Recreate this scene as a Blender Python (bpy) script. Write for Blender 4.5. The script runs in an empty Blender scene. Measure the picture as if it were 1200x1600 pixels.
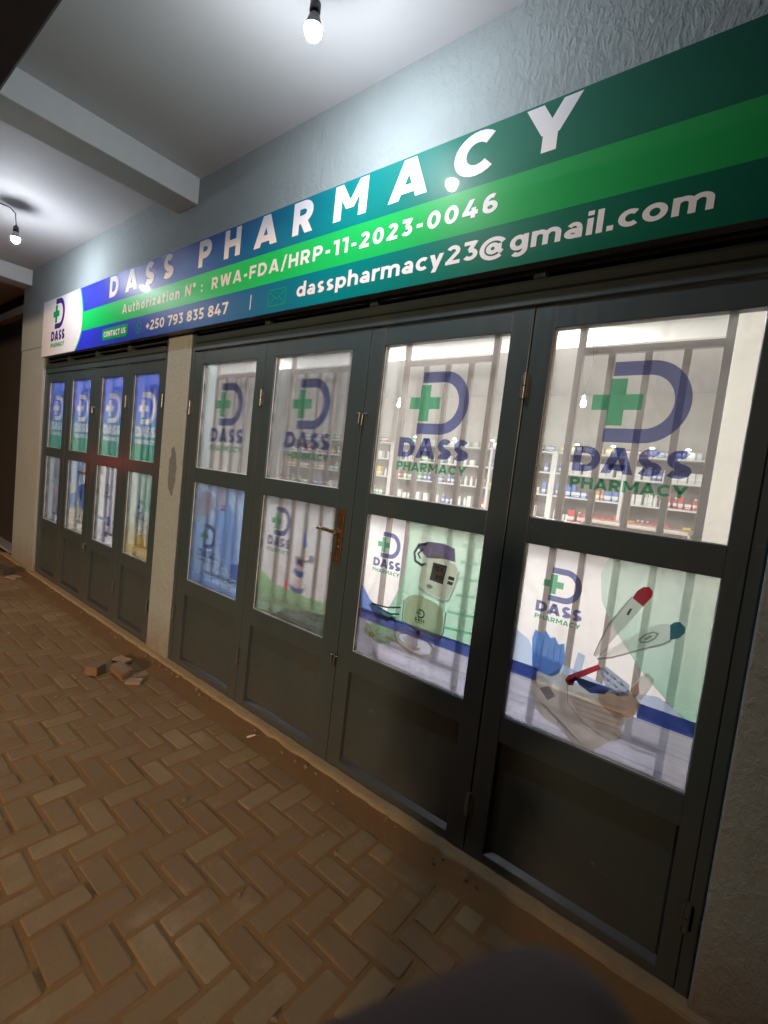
import bpy, bmesh, math, random
from math import sin, cos, pi, radians
from mathutils import Vector, Matrix
random.seed(7)
S = bpy.context.scene
COL = S.collection

# ---------------------------------------------------------------- mesh builder
class MB:
    def __init__(s): s.v = []; s.f = []; s.m = []; s.sm = []
    def add(s, vs, fs, mi=0, smooth=False):
        o = len(s.v); s.v += [tuple(p) for p in vs]
        for f in fs: s.f.append([i + o for i in f]); s.m.append(mi); s.sm.append(smooth)
        return s
    def box(s, x0, x1, y0, y1, z0, z1, mi=0, b=0.0):
        if x0 > x1: x0, x1 = x1, x0
        if y0 > y1: y0, y1 = y1, y0
        if z0 > z1: z0, z1 = z1, z0
        if b <= 0:
            vs = [(x, y, z) for x in (x0, x1) for y in (y0, y1) for z in (z0, z1)]
            return s.add(vs, [(0,1,3,2),(4,6,7,5),(0,4,5,1),(2,3,7,6),(0,2,6,4),(1,5,7,3)], mi)
        bm = bmesh.new(); bmesh.ops.create_cube(bm, size=1)
        for v in bm.verts:
            v.co = ((x0+x1)/2 + v.co.x*(x1-x0), (y0+y1)/2 + v.co.y*(y1-y0), (z0+z1)/2 + v.co.z*(z1-z0))
        bmesh.ops.bevel(bm, geom=bm.edges[:], offset=b, segments=2, affect='EDGES', profile=.5)
        bm.verts.index_update()
        s.add([v.co[:] for v in bm.verts], [[v.index for v in f.verts] for f in bm.faces], mi, False)
        bm.free(); return s
    def tube(s, pts, r, n=10, mi=0, caps=True):
        pts = [Vector(p) for p in pts]; rs = r if isinstance(r, (list, tuple)) else [r]*len(pts)
        vs = []; fs = []; up = None
        for i, p in enumerate(pts):
            t = (pts[min(i+1, len(pts)-1)] - pts[max(i-1, 0)]).normalized()
            if up is None:
                up = Vector((0,0,1)) if abs(t.z) < .9 else Vector((1,0,0))
            a = (up - t*up.dot(t)).normalized(); up = a; b = t.cross(a)
            for k in range(n):
                q = p + (a*cos(2*pi*k/n) + b*sin(2*pi*k/n))*rs[i]; vs.append(q)
        for i in range(len(pts)-1):
            for k in range(n):
                fs.append((i*n+k, i*n+(k+1)%n, (i+1)*n+(k+1)%n, (i+1)*n+k))
        s.add(vs, fs, mi, True)
        if caps:
            s.add(vs[:n], [list(range(n))[::-1]], mi); s.add(vs[-n:], [list(range(n))], mi)
        return s
    def lathe(s, c, prof, n=20, mi=0, axis='z'):
        vs = []; fs = []
        for (r, h) in prof:
            for k in range(n):
                a = 2*pi*k/n
                p = (r*cos(a), r*sin(a), h)
                if axis == 'y': p = (r*cos(a), h, r*sin(a))
                vs.append((c[0]+p[0], c[1]+p[1], c[2]+p[2]))
        for i in range(len(prof)-1):
            for k in range(n): fs.append((i*n+k, i*n+(k+1)%n, (i+1)*n+(k+1)%n, (i+1)*n+k))
        return s.add(vs, fs, mi, True)
    def poly(s, pts, y, mi=0):            # a flat outline in the x-z plane, facing -y
        a = sum(pts[i][0]*pts[(i+1) % len(pts)][1] - pts[(i+1) % len(pts)][0]*pts[i][1] for i in range(len(pts)))
        if a < 0: pts = pts[::-1]
        return s.add([(p[0], y, p[1]) for p in pts], [list(range(len(pts)))], mi)
    def build(s, name, mats, parent=None, loc=None):
        me = bpy.data.meshes.new(name); me.from_pydata(s.v, [], s.f)
        if not isinstance(mats, (list, tuple)): mats = [mats]
        for m in mats: me.materials.append(m)
        me.polygons.foreach_set('material_index', s.m); me.polygons.foreach_set('use_smooth', s.sm)
        me.update()
        o = bpy.data.objects.new(name, me); COL.objects.link(o)
        if parent: o.parent = parent
        if loc: o.location = loc
        return o

def tag(o, label=None, cat=None, group=None, kind=None):
    if label: o['label'] = label
    if cat: o['category'] = cat
    if group: o['group'] = group
    if kind: o['kind'] = kind
    return o
def empty(name, loc=(0,0,0), rz=0, **k):
    o = bpy.data.objects.new(name, None); o.empty_display_size = .1; COL.objects.link(o)
    o.location = loc; o.rotation_euler = (0, 0, rz)
    return tag(o, kind='thing', **k)
def copy_tree(o, parent=None):
    c = o.copy(); COL.objects.link(c)
    if parent: c.parent = parent
    for ch in list(o.children): copy_tree(ch, c)
    return c

# ---------------------------------------------------------------- materials
def lin(r, g, b): return tuple((c/255)**2.2 for c in (r, g, b)) + (1,)
class NT:
    def __init__(s, name):
        s.mat = bpy.data.materials.new(name); s.mat.use_nodes = True; s.t = s.mat.node_tree
        s.t.nodes.clear(); s.out = s.n('ShaderNodeOutputMaterial')
    def n(s, typ, **k):
        nd = s.t.nodes.new(typ)
        for a, v in k.items(): setattr(nd, a, v)
        return nd
    def l(s, a, b): s.t.links.new(a, b)
    def set(s, sock, v):
        if isinstance(v, bpy.types.NodeSocket): s.l(v, sock)
        else: sock.default_value = v
    def coord(s, kind='Object'): return s.n('ShaderNodeTexCoord').outputs[kind]
    def map(s, v, scale=(1,1,1), loc=(0,0,0)):
        m = s.n('ShaderNodeMapping'); s.l(v, m.inputs['Vector']); m.inputs['Scale'].default_value = scale; m.inputs['Location'].default_value = loc
        return m.outputs[0]
    def noise(s, v, scale=5, detail=4, rough=.55, dist=0):
        m = s.n('ShaderNodeTexNoise'); s.l(v, m.inputs['Vector'])
        m.inputs['Scale'].default_value = scale; m.inputs['Detail'].default_value = detail; m.inputs['Roughness'].default_value = rough; m.inputs['Distortion'].default_value = dist
        return m.outputs['Fac']
    def ramp(s, f, stops, interp='LINEAR'):
        r = s.n('ShaderNodeValToRGB'); r.color_ramp.interpolation = interp; e = r.color_ramp.elements
        while len(e) < len(stops): e.new(.5)
        for i, (p, c) in enumerate(stops):
            e[i].position = p; e[i].color = c if len(c) == 4 else tuple(c)+(1,)
        s.l(f, r.inputs[0]); return r.outputs[0]
    def math(s, op, a, b=0, c=None, clamp=False):
        m = s.n('ShaderNodeMath', operation=op); m.use_clamp = clamp
        s.set(m.inputs[0], a); s.set(m.inputs[1], b)
        if c is not None: s.set(m.inputs[2], c)
        return m.outputs[0]
    def mix(s, f, a, b, mode='MIX'):
        m = s.n('ShaderNodeMix', data_type='RGBA', blend_type=mode)
        s.set(m.inputs[0], f); s.set(m.inputs[6], a); s.set(m.inputs[7], b); return m.outputs[2]
    def sep(s, v):
        m = s.n('ShaderNodeSeparateXYZ'); s.l(v, m.inputs[0]); return m.outputs
    def bump(s, h, strength=.3, dist=.01, nrm=None):
        b = s.n('ShaderNodeBump'); b.inputs['Strength'].default_value = strength; b.inputs['Distance'].default_value = dist
        s.l(h, b.inputs['Height'])
        if nrm: s.l(nrm, b.inputs['Normal'])
        return b.outputs[0]
    def bsdf(s, color, rough=.5, metal=0, normal=None, **k):
        p = s.n('ShaderNodeBsdfPrincipled')
        s.set(p.inputs['Base Color'], color); s.set(p.inputs['Roughness'], rough); s.set(p.inputs['Metallic'], metal)
        if normal: s.l(normal, p.inputs['Normal'])
        for a, v in k.items(): s.set(p.inputs[a.replace('_', ' ')], v)
        return p.outputs[0]
    def done(s, sh): s.l(sh, s.out.inputs[0]); return s.mat

def plain(name, c, rough=.5, metal=0, var=.12, **k):
    t = NT(name); co = t.coord(); f = t.noise(co, 9, 3)
    col = t.mix(t.math('MULTIPLY', f, var*2), c, tuple(x*.45 for x in c[:3])+(1,))
    return t.done(t.bsdf(col, t.math('MULTIPLY_ADD', t.noise(co, 25, 2), .25, max(rough-.12, .02)), metal, **k))

def wall_mat(name, base, patches=True, bump=1.0):
    t = NT(name); co = t.coord()
    big = t.noise(co, 1.3, 4, .6)
    drip = t.noise(t.map(co, (30, 30, 17)), 1.0, 5, .68, .5)
    fine = t.noise(t.map(co, (60, 60, 30)), 1.0, 4, .7)
    rid = t.ramp(drip, [(.42, (0,0,0)), (.56, (.55,.55,.55)), (.66, (1,1,1))])
    rb = t.n('ShaderNodeRGBToBW'); t.l(rid, rb.inputs[0])
    h = t.math('ADD', t.math('MULTIPLY', rb.outputs[0], 1.0), t.math('MULTIPLY', fine, 1.1))
    col = t.mix(big, tuple(x*.86 for x in base[:3])+(1,), tuple(min(x*1.1, 1) for x in base[:3])+(1,))
    col = t.mix(t.math('MULTIPLY', t.noise(co, 6, 5, .7), .22), col, (.25,.23,.2,1))
    # reddish dust splashed up from the ground
    z = t.sep(co)[2]
    dust = t.math('MULTIPLY', t.math('SUBTRACT', .35, z, clamp=True), t.math('MULTIPLY', t.noise(co, 8, 5, .7), 3.2), clamp=True)
    col = t.mix(dust, col, (.22,.12,.06,1))
    if patches:
        sx, sy, sz = t.sep(co)
        dx = t.math('DIVIDE', t.math('SUBTRACT', sx, -3.27), .055)
        dz = t.math('DIVIDE', t.math('SUBTRACT', sz, 1.35), .175)
        d = t.math('ADD', t.math('MULTIPLY', dx, dx), t.math('MULTIPLY', dz, dz))
        d = t.math('ADD', d, t.math('MULTIPLY_ADD', t.noise(co, 22, 3), 1.4, -.7))
        pf = t.math('MULTIPLY', t.math('LESS_THAN', d, 1.0), .8)
        col = t.mix(pf, col, (.10,.125,.14,1))
    return t.done(t.bsdf(col, .85, 0, t.bump(h, .52*bump, .008)))

M = {}
M['wall'] = wall_mat('rough_blue_plaster', (.34,.405,.42,1))
M['smoothwall'] = wall_mat('smooth_blue_plaster', (.36,.45,.48,1), False, .25)
t = NT('ceiling_paint'); co = t.coord()
M['ceil'] = t.done(t.bsdf(t.mix(t.noise(co, 1.1, 4), (.60,.60,.62,1), (.72,.72,.74,1)), .75, 0, t.bump(t.noise(co, 14, 5), .12, .01)))
M['beam'] = plain('beam_paint', (.66,.68,.68,1), .7)
M['fascia'] = plain('shaded_fascia_dark', (.035,.035,.042,1), .6)  # darkness of the unlit underside put into the beam colour

def steel(name, c):
    t = NT(name); co = t.coord()
    n1 = t.noise(co, 2.2, 5, .6); n2 = t.noise(t.map(co, (40, 40, 3)), 1, 3)
    col = t.mix(n1, c, tuple(x*1.35 for x in c[:3])+(1,))
    z = t.sep(co)[2]
    d = t.math('MULTIPLY', t.math('MULTIPLY_ADD', z, -.9, .62, clamp=True), t.noise(co, 5, 6, .75), clamp=True)
    col = t.mix(t.math('MULTIPLY', d, .8), col, (.13,.085,.05,1))
    sc = t.math('MULTIPLY', t.math('GREATER_THAN', t.noise(t.map(co, (9, 9, 42)), 1, 6, .75), .655), .45)
    gr = t.ramp(t.noise(t.map(co, (5, 5, 1.6), (3, 0, 1)), 1, 6, .7), [(.48, (0,0,0)), (.72, (1,1,1))])
    col = t.mix(t.math('MULTIPLY', gr, .4), col, (.085,.085,.075,1))
    col = t.mix(sc, col, (.16,.17,.17,1))
    return t.done(t.bsdf(col, t.math('MULTIPLY_ADD', n2, .28, .26), 0, t.bump(t.noise(co, 55, 3), .08, .003), Coat_Weight=.15, Coat_Roughness=.25))
M['steel'] = steel('grey_green_gloss_paint', (.038,.060,.070,1))
M['ledge'] = plain('worn_ledge_paint', (.045,.052,.056,1), .45, var=.35)
M['metal'] = plain('hinge_metal', (.22,.23,.24,1), .35, .8)
t = NT('aged_brass'); co = t.coord()
M['brass'] = t.done(t.bsdf(t.mix(t.noise(co, 60, 4), (.12,.055,.025,1), (.34,.19,.09,1)), .38, .75))
M['lever'] = plain('satin_lever', (.55,.42,.30,1), .25, .9)
M['seal'] = plain('clear_silicone', (.62,.64,.68,1), .3, var=.3)
M['grille'] = plain('brown_grille_paint', (.19,.145,.13,1), .5)
M['grille_navy'] = plain('navy_grille_paint', (.035,.045,.16,1), .45)

# glass: fresnel reflection over clear pass-through
t = NT('window_glass'); co = t.coord()
fr = t.n('ShaderNodeFresnel'); fr.inputs[0].default_value = 1.5
gl = t.n('ShaderNodeBsdfGlossy'); gl.inputs['Roughness'].default_value = .015; gl.inputs[0].default_value = (.95,.97,1,1)
tr = t.n('ShaderNodeBsdfTransparent'); tr.inputs[0].default_value = (.97,.98,.97,1)
sm = t.n('ShaderNodeBsdfDiffuse'); sm.inputs[0].default_value = (.6,.6,.64,1)
m1 = t.n('ShaderNodeMixShader'); t.l(t.math('MULTIPLY', fr.outputs[0], .8), m1.inputs[0]); t.l(tr.outputs[0], m1.inputs[1]); t.l(gl.outputs[0], m1.inputs[2])
m2 = t.n('ShaderNodeMixShader'); smf = t.math('MULTIPLY', t.ramp(t.noise(t.map(co, (9, 9, 5)), 1, 6, .72, .8), [(.5, (0,0,0)), (.85, (1,1,1))]), .10)
t.l(smf, m2.inputs[0]); t.l(m1.outputs[0], m2.inputs[1]); t.l(sm.outputs[0], m2.inputs[2])
M['glass'] = t.done(m2.outputs[0])

def film(name, color, see=.5, tint=None, back=.6, grad=None):
    """printed see-through film: part clear, part ink that scatters light from both sides"""
    t = NT(name)
    if tint is None and color: see = max(see, .45); tint = tuple(min(1, c**.55) for c in color[:3])+(1,); back = .7
    if grad: color = grad(t); see = min(see+.36, .72) if name not in ('far_film_blue_green', 'poster_wood_planks') else see+.20; back = .75
    elif color: 
        co = t.coord(); f = t.noise(co, 9, 4)
        color = t.mix(t.math('MULTIPLY', f, .5), color, tuple(x*.66 for x in color[:3])+(1,))
    d = t.n('ShaderNodeBsdfDiffuse'); t.set(d.inputs[0], color)
    b = t.n('ShaderNodeBsdfTranslucent'); t.set(b.inputs[0], color)
    a = t.n('ShaderNodeMixShader'); a.inputs[0].default_value = back; t.l(d.outputs[0], a.inputs[1]); t.l(b.outputs[0], a.inputs[2])
    tr = t.n('ShaderNodeBsdfTransparent')
    if grad: t.set(tr.inputs[0], t.mix(.30, color, (1,1,1,1)))
    else: tr.inputs[0].default_value = tint
    m = t.n('ShaderNodeMixShader'); m.inputs[0].default_value = see
    t.l(a.outputs[0], m.inputs[1]); t.l(tr.outputs[0], m.inputs[2])
    return t.done(m.outputs[0])
FILM = film('milky_window_film', (.84,.83,.83,1), .77, (1,1,1,1))
INKB = film('purple_blue_ink', (.03,.03,.19,1), .80, (.27,.30,.50,1))
INKG = film('green_ink', (.015,.25,.11,1), .78, (.25,.60,.40,1))
INKW = film('white_ink', (.92,.92,.94,1), .45, (1,1,1,1), .7)
def zgrad(lo, hi, z0, z1):
    def g(t):
        z = t.sep(t.coord())[2]
        f = t.math('DIVIDE', t.math('SUBTRACT', z, z0), z1 - z0, clamp=True)
        f = t.math('ADD', f, t.math('MULTIPLY_ADD', t.noise(t.coord(), 3, 3), .16, -.08), clamp=True)
        return t.mix(f, lo, hi)
    return g
def plank(t):
    co = t.coord(); w = t.noise(t.map(co, (3, 1, 46)), 1, 5, .7); z = t.sep(co)[2]
    col = t.mix(w, (.15,.17,.27,1), (.46,.48,.60,1))
    ln = t.math('LESS_THAN', t.math('FRACT', t.math('MULTIPLY', z, 14)), .07)
    return t.mix(t.math('MULTIPLY', ln, .4), col, (.10,.11,.2,1))
P = {
 'base': film('poster_white', (.80,.78,.80,1), .72, (.98,.95,.95,1)),
 'pink': film('poster_warm_white', (.78,.73,.71,1), .72, (.98,.94,.92,1)),
 'green': film('poster_pale_green', None, .32, grad=zgrad((.20,.52,.36,1), (.50,.68,.55,1), .85, 1.30)),
 'mint': film('poster_mint', None, .32, grad=zgrad((.24,.55,.44,1), (.62,.76,.68,1), .85, 1.30)),
 'deck': film('poster_wood_planks', None, .34, grad=plank),
 'navy': film('poster_navy', (.025,.05,.22,1), .35, (.12,.18,.5,1)),
 'blue': film('poster_blue', (.09,.20,.55,1), .22, (.4,.55,.9,1)),
 'sky': film('poster_sky', None, .30, grad=zgrad((.16,.36,.72,1), (.40,.56,.84,1), .62, 1.3)),
 'lblue': film('poster_pale_blue', (.42,.55,.78,1), .2),
 'skin': film('poster_skin', (.60,.40,.30,1), .12),
 'cream': film('poster_cream', (.70,.62,.48,1), .10),
 'device': film('poster_device_white', (.66,.55,.54,1), .10),
 'grey': film('poster_grey', (.32,.32,.35,1), .5, (.55,.55,.6,1)),
 'dark': film('poster_black', (.05,.055,.08,1), .3, (.25,.25,.3,1)),
 'purple': film('poster_purple', (.16,.11,.24,1), .15, (.5,.4,.6,1)),
 'red': film('poster_red', (.62,.03,.07,1), .08, (1,.3,.3,1)),
 'teal': film('poster_teal', (.06,.20,.27,1), .10, (.3,.6,.7,1)),
 'white': film('poster_bright_white', (.86,.84,.84,1), .08),
 'glove': film('poster_glove_blue', (.10,.24,.60,1), .15, (.4,.6,1,1)),
 'grass': film('poster_grass', None, .2, grad=zgrad((.16,.30,.20,1), (.28,.58,.26,1), .62, .85)),
 'yellow': film('poster_yellow', (.70,.52,.18,1), .2),
 'farblue': film('far_film_blue_green', None, .30, grad=zgrad((.08,.36,.24,1), (.10,.17,.72,1), 1.48, 1.80)),
 'farlow1': film('far_film_rose_white', (.74,.66,.66,1), .78, (1,.97,.97,1)),
 'farlow2': film('far_film_blue_cream', None, .50, grad=zgrad((.74,.70,.55,1), (.45,.58,.80,1), .85, 1.15)),
 'farlow3': film('far_film_white', (.80,.78,.84,1), .78, (1,1,1,1)),
 'farlow4': film('far_film_mint_yellow', None, .50, grad=zgrad((.74,.58,.20,1), (.62,.74,.66,1), .66, .98)),
}
PK = list(P.keys()); PM = [P[k] for k in PK] + [INKB, INKG, INKW]
PI_ = {k: i for i, k in enumerate(PK)}; PI_['inkb'] = len(PK); PI_['inkg'] = len(PK)+1; PI_['inkw'] = len(PK)+2

# ---------------------------------------------------------------- lettering: strokes drawn on a cap height of 1
def arc(cx, cy, rx, ry, a0, a1, n=None):
    n = n or max(5, int(abs(a1-a0)/14))
    return [(cx+rx*cos(radians(a0+(a1-a0)*i/n)), cy+ry*sin(radians(a0+(a1-a0)*i/n))) for i in range(n+1)]
def glyph(c, t):
    h = t/2; L = lambda *p: ('L', list(p)); X = .74
    B = lambda x0, y0, x1, y1, k=1.12: ('P', x0, y0, x1, y1, t*k)
    def o(cx, w, y0, y1): return ('L', arc(cx, (y0+y1)/2, w/2-h, (y1-y0)/2-h, 0, 360, 26))
    if c == 'A': w=.98; return w, [B(t*.56,0,w/2-.01,1), B(w-t*.56,0,w/2+.01,1), L((.24,.25),(w-.24,.25))]
    if c == 'C': return .84, [('L', arc(.47,.5,.47-h,.5-h,45,315))]
    if c == 'D': return .88, [L((h,0),(h,1)), ('L', [(t*.9,1-h)]+arc(.40,.5,.48-h,.5-h,90,-90)+[(t*.9,h)])]
    if c == 'F': return .68, [L((h,0),(h,1)), L((t*.9,1-h),(.68,1-h)), L((t*.9,.46),(.62,.46))]
    if c == 'H': return .84, [L((h,0),(h,1)), L((.84-h,0),(.84-h,1)), L((t*.9,.5),(.84-t*.9,.5))]
    if c == 'M': return 1.06, [L((h,0),(h,1)), L((1.06-h,0),(1.06-h,1)), B(h*1.1,1,.53,.28,1.0), B(1.06-h*1.1,1,.53,.28,1.0)]
    if c == 'N': return .86, [L((h,0),(h,1)), L((.86-h,0),(.86-h,1)), B(h*1.1,1,.86-h*1.1,0,1.15)]
    if c == 'O': return .92, [o(.46,.92,0,1)]
    if c in 'PR':
        g = [L((h,0),(h,1)), ('L', [(t*.9,1-h)]+arc(.40,.655,.37-h,.345-h,90,-90)+[(t*.9,.31+h)])]
        if c == 'R': g.append(B(.44,.36,.80-t*.62,0,1.2))
        return (.77 if c == 'P' else .82), g
    if c == 'S': return .74, [('L', arc(.38,.74-h/2-.005,.33-h,.27-h/2,32,265,12)[:-1]+arc(.36,.27,.37-h,.27-h,88,-148,13))]
    if c == 'T': return .76, [L((0,1-h),(.76,1-h)), L((.38,0),(.38,1-t*.9))]
    if c == 'U': return .84, [('L', [(h,1)]+arc(.42,.42,.42-h,.42-h,180,360)+[(.84-h,1)])]
    if c == 'W': return 1.3, [B(t*.56,1,.36,0), B(.36,0,.65,1), B(.65,1,.94,0), B(.94,0,1.3-t*.56,1)]
    if c == 'Y': return .92, [B(t*.58,1,.46,.36,1.2), B(.92-t*.58,1,.46,.36,1.2), L((.46,0),(.46,.44))]
    if c == '0': return .72, [o(.36,.72,0,1)]
    if c == '1': return .44, [L((.44-h,0),(.44-h,1)), L((0,1-h),(.44-t*.9,1-h))]
    if c == '2': return .66, [('L', arc(.32,.69,.32-h,.31-h,155,-25,10)+[(h*1.3,h*1.5)]), L((0,h),(.66,h))]
    if c == '3': return .66, [L((.04,1-h),(.56,1-h)), B(.52,.96,.32,.56,1.2), ('L', [(.26,.60-h)]+arc(.33,.31,.33-h,.31-h,80,-150,12))]
    if c == '4': return .76, [B(.42,1,t*.5,.28,1.15), L((0,.28),(.76,.28)), L((.54,0),(.54,.55))]
    if c == '5': return .66, [L((.10,1-h),(.60,1-h)), L((.10+h,.92),(.08+h,.55)), ('L', [(.1,.62-h)]+arc(.32,.31,.34-h,.31-h,85,-150,12))]
    if c == '6': return .70, [o(.35,.70,0,.64), ('L', arc(.40,.5,.40-h,.5-h,65,190,9))]
    if c == '9': return .70, [o(.35,.70,.36,1), ('L', arc(.30,.5,.40-h,.5-h,10,-115,9))]
    if c == '7': return .68, [L((0,1-h),(.68,1-h)), B(.60,.92,.28,0,1.15)]
    if c == '8': return .70, [o(.35,.64,.46,1), o(.35,.70,0,.58)]
    if c == '-': return .40, [L((.03,.40),(.37,.40))]
    if c == '+': return .60, [L((.02,.45),(.58,.45)), L((.30,.17),(.30,.73))]
    if c == '/': return .44, [B(.06,-.1,.38,1.08,.9)]
    if c == ':': return .22, [L((.11,.02),(.11,.02+t)), L((.11,.46),(.11,.46+t))]
    if c == '.': return .24, [L((.12,0),(.12,t*1.1))]
    if c == '°': return .36, [('L', arc(.18,.84,.11,.11,0,360,14))]
    if c == ' ': return .30, []
    if c == 'a': return .62, [o(.29,.58,0,.46), L((.60-h,0),(.60-h,.44)), ('L', arc(.32,.44,.28-h,.30-h,150,0,9))]
    if c == 'c': return .58, [('L', arc(.35,X/2,.35-h,X/2-h,48,312))]
    if c == 'd': return .70, [o(.33,.66,0,X), L((.70-h,0),(.70-h,1.04))]
    if c == 'e': return .66, [('L', arc(.34,X/2,.34-h,X/2-h,0,310)), L((t*.8,X/2),(.64,X/2))]
    if c == 'g': return .70, [o(.33,.66,0,X), ('L', [(.70-h,X)]+arc(.36,.02,.34-h,.24,0,-140,9))]
    if c == 'h': return .66, [L((h,0),(h,1.04)), ('L', arc(.33,X-.33,.33-h,.33-h,165,0)+[(.66-h,0)])]
    if c == 'n': return .66, [L((h,0),(h,X)), ('L', arc(.33,X-.33,.33-h,.33-h,165,0)+[(.66-h,0)])]
    if c == 'i': return t, [L((h,0),(h,X)), L((h,.86),(h,.86+t))]
    if c == 'l': return t, [L((h,0),(h,1.04))]
    if c == 'm': return 1.06, [L((h,0),(h,X)), ('L', arc(.31,X-.30,.31-h,.30-h,165,0)+[(.62-h,0)]), ('L', arc(.75,X-.30,.31-h,.30-h,165,0)+[(1.06-h,0)])]
    if c == 'o': return .70, [o(.35,.70,0,X)]
    if c == 'p': return .70, [o(.37,.66,0,X), L((h,-.24),(h,X))]
    if c == 'r': return .42, [L((h,0),(h,X)), ('L', arc(.42,X-.32,.42-h,.32-h,170,85,6))]
    if c == 's': return .54, [('L', arc(.28,.55-h/3,.25-h,.19-h/2,35,262,9)[:-1]+arc(.26,.205,.27-h,.205-h,88,-148,9))]
    if c == 't': return .42, [('L', [(.08+h,.92)]+arc(.24+h/2,.17+h/2,.16,.17,180,290,5)), L((0,X-h),(.42,X-h))]
    if c == 'u': return .66, [('L', [(h,X)]+arc(.33,.33,.33-h,.33-h,180,350)), L((.66-h,0),(.66-h,X))]
    if c == 'y': return .68, [B(t*.55,X,.34,.02,1.1), B(.68-t*.55,X,.24,-.24,1.1)]
    if c == 'z': return .56, [L((0,X-h),(.56,X-h)), B(.46,X-t*.8,.12,t*.8,1.2), L((0,h),(.56,h))]
    if c == '@': return 1.10, [('L', arc(.55,.36,.55-h*.7,.55-h*.7,-50,-325,26)), ('L', arc(.52,.36,.24-h*.6,.25-h*.6,0,360,18)), L((.78,.56),(.78,.22),(.92,.12))]
    return .5, []
def strip(pts, t):
    n = len(pts); closed = n > 3 and math.dist(pts[0], pts[-1]) < 1e-6; l = []; r = []
    for i, p in enumerate(pts):
        a = pts[i-1] if i else (pts[-2] if closed else None); b = pts[i+1] if i < n-1 else (pts[1] if closed else None)
        d1 = Vector((p[0]-a[0], p[1]-a[1])).normalized() if a else None
        d2 = Vector((b[0]-p[0], b[1]-p[1])).normalized() if b else None
        d1 = d1 or d2; d2 = d2 or d1
        m = (d1+d2)
        m = m.normalized() if m.length > 1e-6 else d1
        k = min(1/max(m.dot(d1), .3), 1.8)*t/2
        l.append((p[0]-m.y*k, p[1]+m.x*k)); r.append((p[0]+m.y*k, p[1]-m.x*k))
    return [[l[i], l[i+1], r[i+1], r[i]] for i in range(n-1)]
def put_glyph(mb, c, x, z, w, h, t, y, mi, lay=.00012):
    gw, pr = glyph(c, t); sx = w/gw if gw else h; 
    for k, g in enumerate(pr):
        if g[0] == 'L': qs = strip(g[1], t*(.86 if c in 'ASeasz' and k == 2 else 1))
        else:
            _, x0, y0, x1, y1, tt = g
            qs = [[(x0-tt/2, y0), (x0+tt/2, y0), (x1+tt/2, y1), (x1-tt/2, y1)]]
        for q in qs: mb.poly([(x+a*sx, z+b*h) for a, b in q], y - lay*(k+1), mi)
def text(mb, s, x0, x1, z0, z1, t, y, mi, track=.12):
    ws = [glyph(c, t)[0] for c in s]; tot = sum(ws)+track*(len(s)-1); k = (x1-x0)/tot; x = x0
    for c, w in zip(s, ws):
        put_glyph(mb, c, x, z0, w*k, z1-z0, t, y, mi); x += (w+track)*k
def logo(mb, cx, z, s, y, b, g, w=None, sx=1.0):
    """D round a plus, DASS, PHARMACY; z = height of the plus, s = scale"""
    X = lambda v: cx + v*s*sx; Z = lambda v: z + v*s
    arcp = [(-.087, .134)] + [(.03 + .153*0 + .100*cos(a) , .134*0 + .1115*sin(a)) for a in []]
    outer = [(-.087, .112), (.025, .112)] + [(.025+.104*cos(radians(a)), .112*sin(radians(a))) for a in range(80, -81, -10)] + [(.025, -.112), (-.094, -.112)]
    for q in strip(outer, .047): mb.poly([(X(p[0]), Z(p[1])) for p in q], y, b)
    c = -.066; hz = 0.0; a = .026; L = .079
    mb.poly([(X(c+p), Z(hz+q)) for p, q in [(-a,-L),(a,-L),(a,-a),(L,-a),(L,a),(a,a),(a,L),(-a,L),(-a,a),(-L,a),(-L,-a),(-a,-a)]], y-.0002, g)
    text(mb, 'DASS', X(-.182), X(.182), Z(-.242), Z(-.153), .27, y, w or b, .05)
    text(mb, 'PHARMACY', X(-.182), X(.180), Z(-.302), Z(-.263), .23, y, g, .09)

# ================================================================ the building
bld = empty('shop_building', (0,0,0), label='pharmacy building with rough pale blue plaster, white canopy ceiling and beams', cat='building')
ZC = 3.30
w = MB()
w.box(-6.88, 1.8, -.03, .2, 2.44, ZC, 0)                    # lintel wall
w.build('lintel_wall', M['wall'], bld)
MB().box(-6.88, -6.10, -.025, .2, -.02, 2.44, 0, .006).build('pillar', M['wall'], bld)
MB().box(-3.461, -3.149, -.012, .2, -.02, 2.44, 0, .004).build('pillar', M['wall'], bld)
MB().box(.045, 1.8, -.03, .2, -.02, 2.44, 0, .006).build('pillar', M['wall'], bld)
MB().box(-12.5, 1.8, -1.40, .2, ZC, ZC+.15).build('canopy_ceiling', M['ceil'], bld)
for x0, x1 in ((-3.42, -3.165), (-6.86, -6.60), (-9.2, -8.95), (.9, 1.15)):
    MB().box(x0, x1, -1.17, -.031 if x0 > -8 else .2, 3.135, ZC+.01, 0, .006).build('beam', M['beam'], bld)
MB().box(-12.5, 1.8, -1.45, -1.172, 2.90, ZC+.17, 0, .01).build('fascia_beam', M['fascia'], bld)
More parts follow.
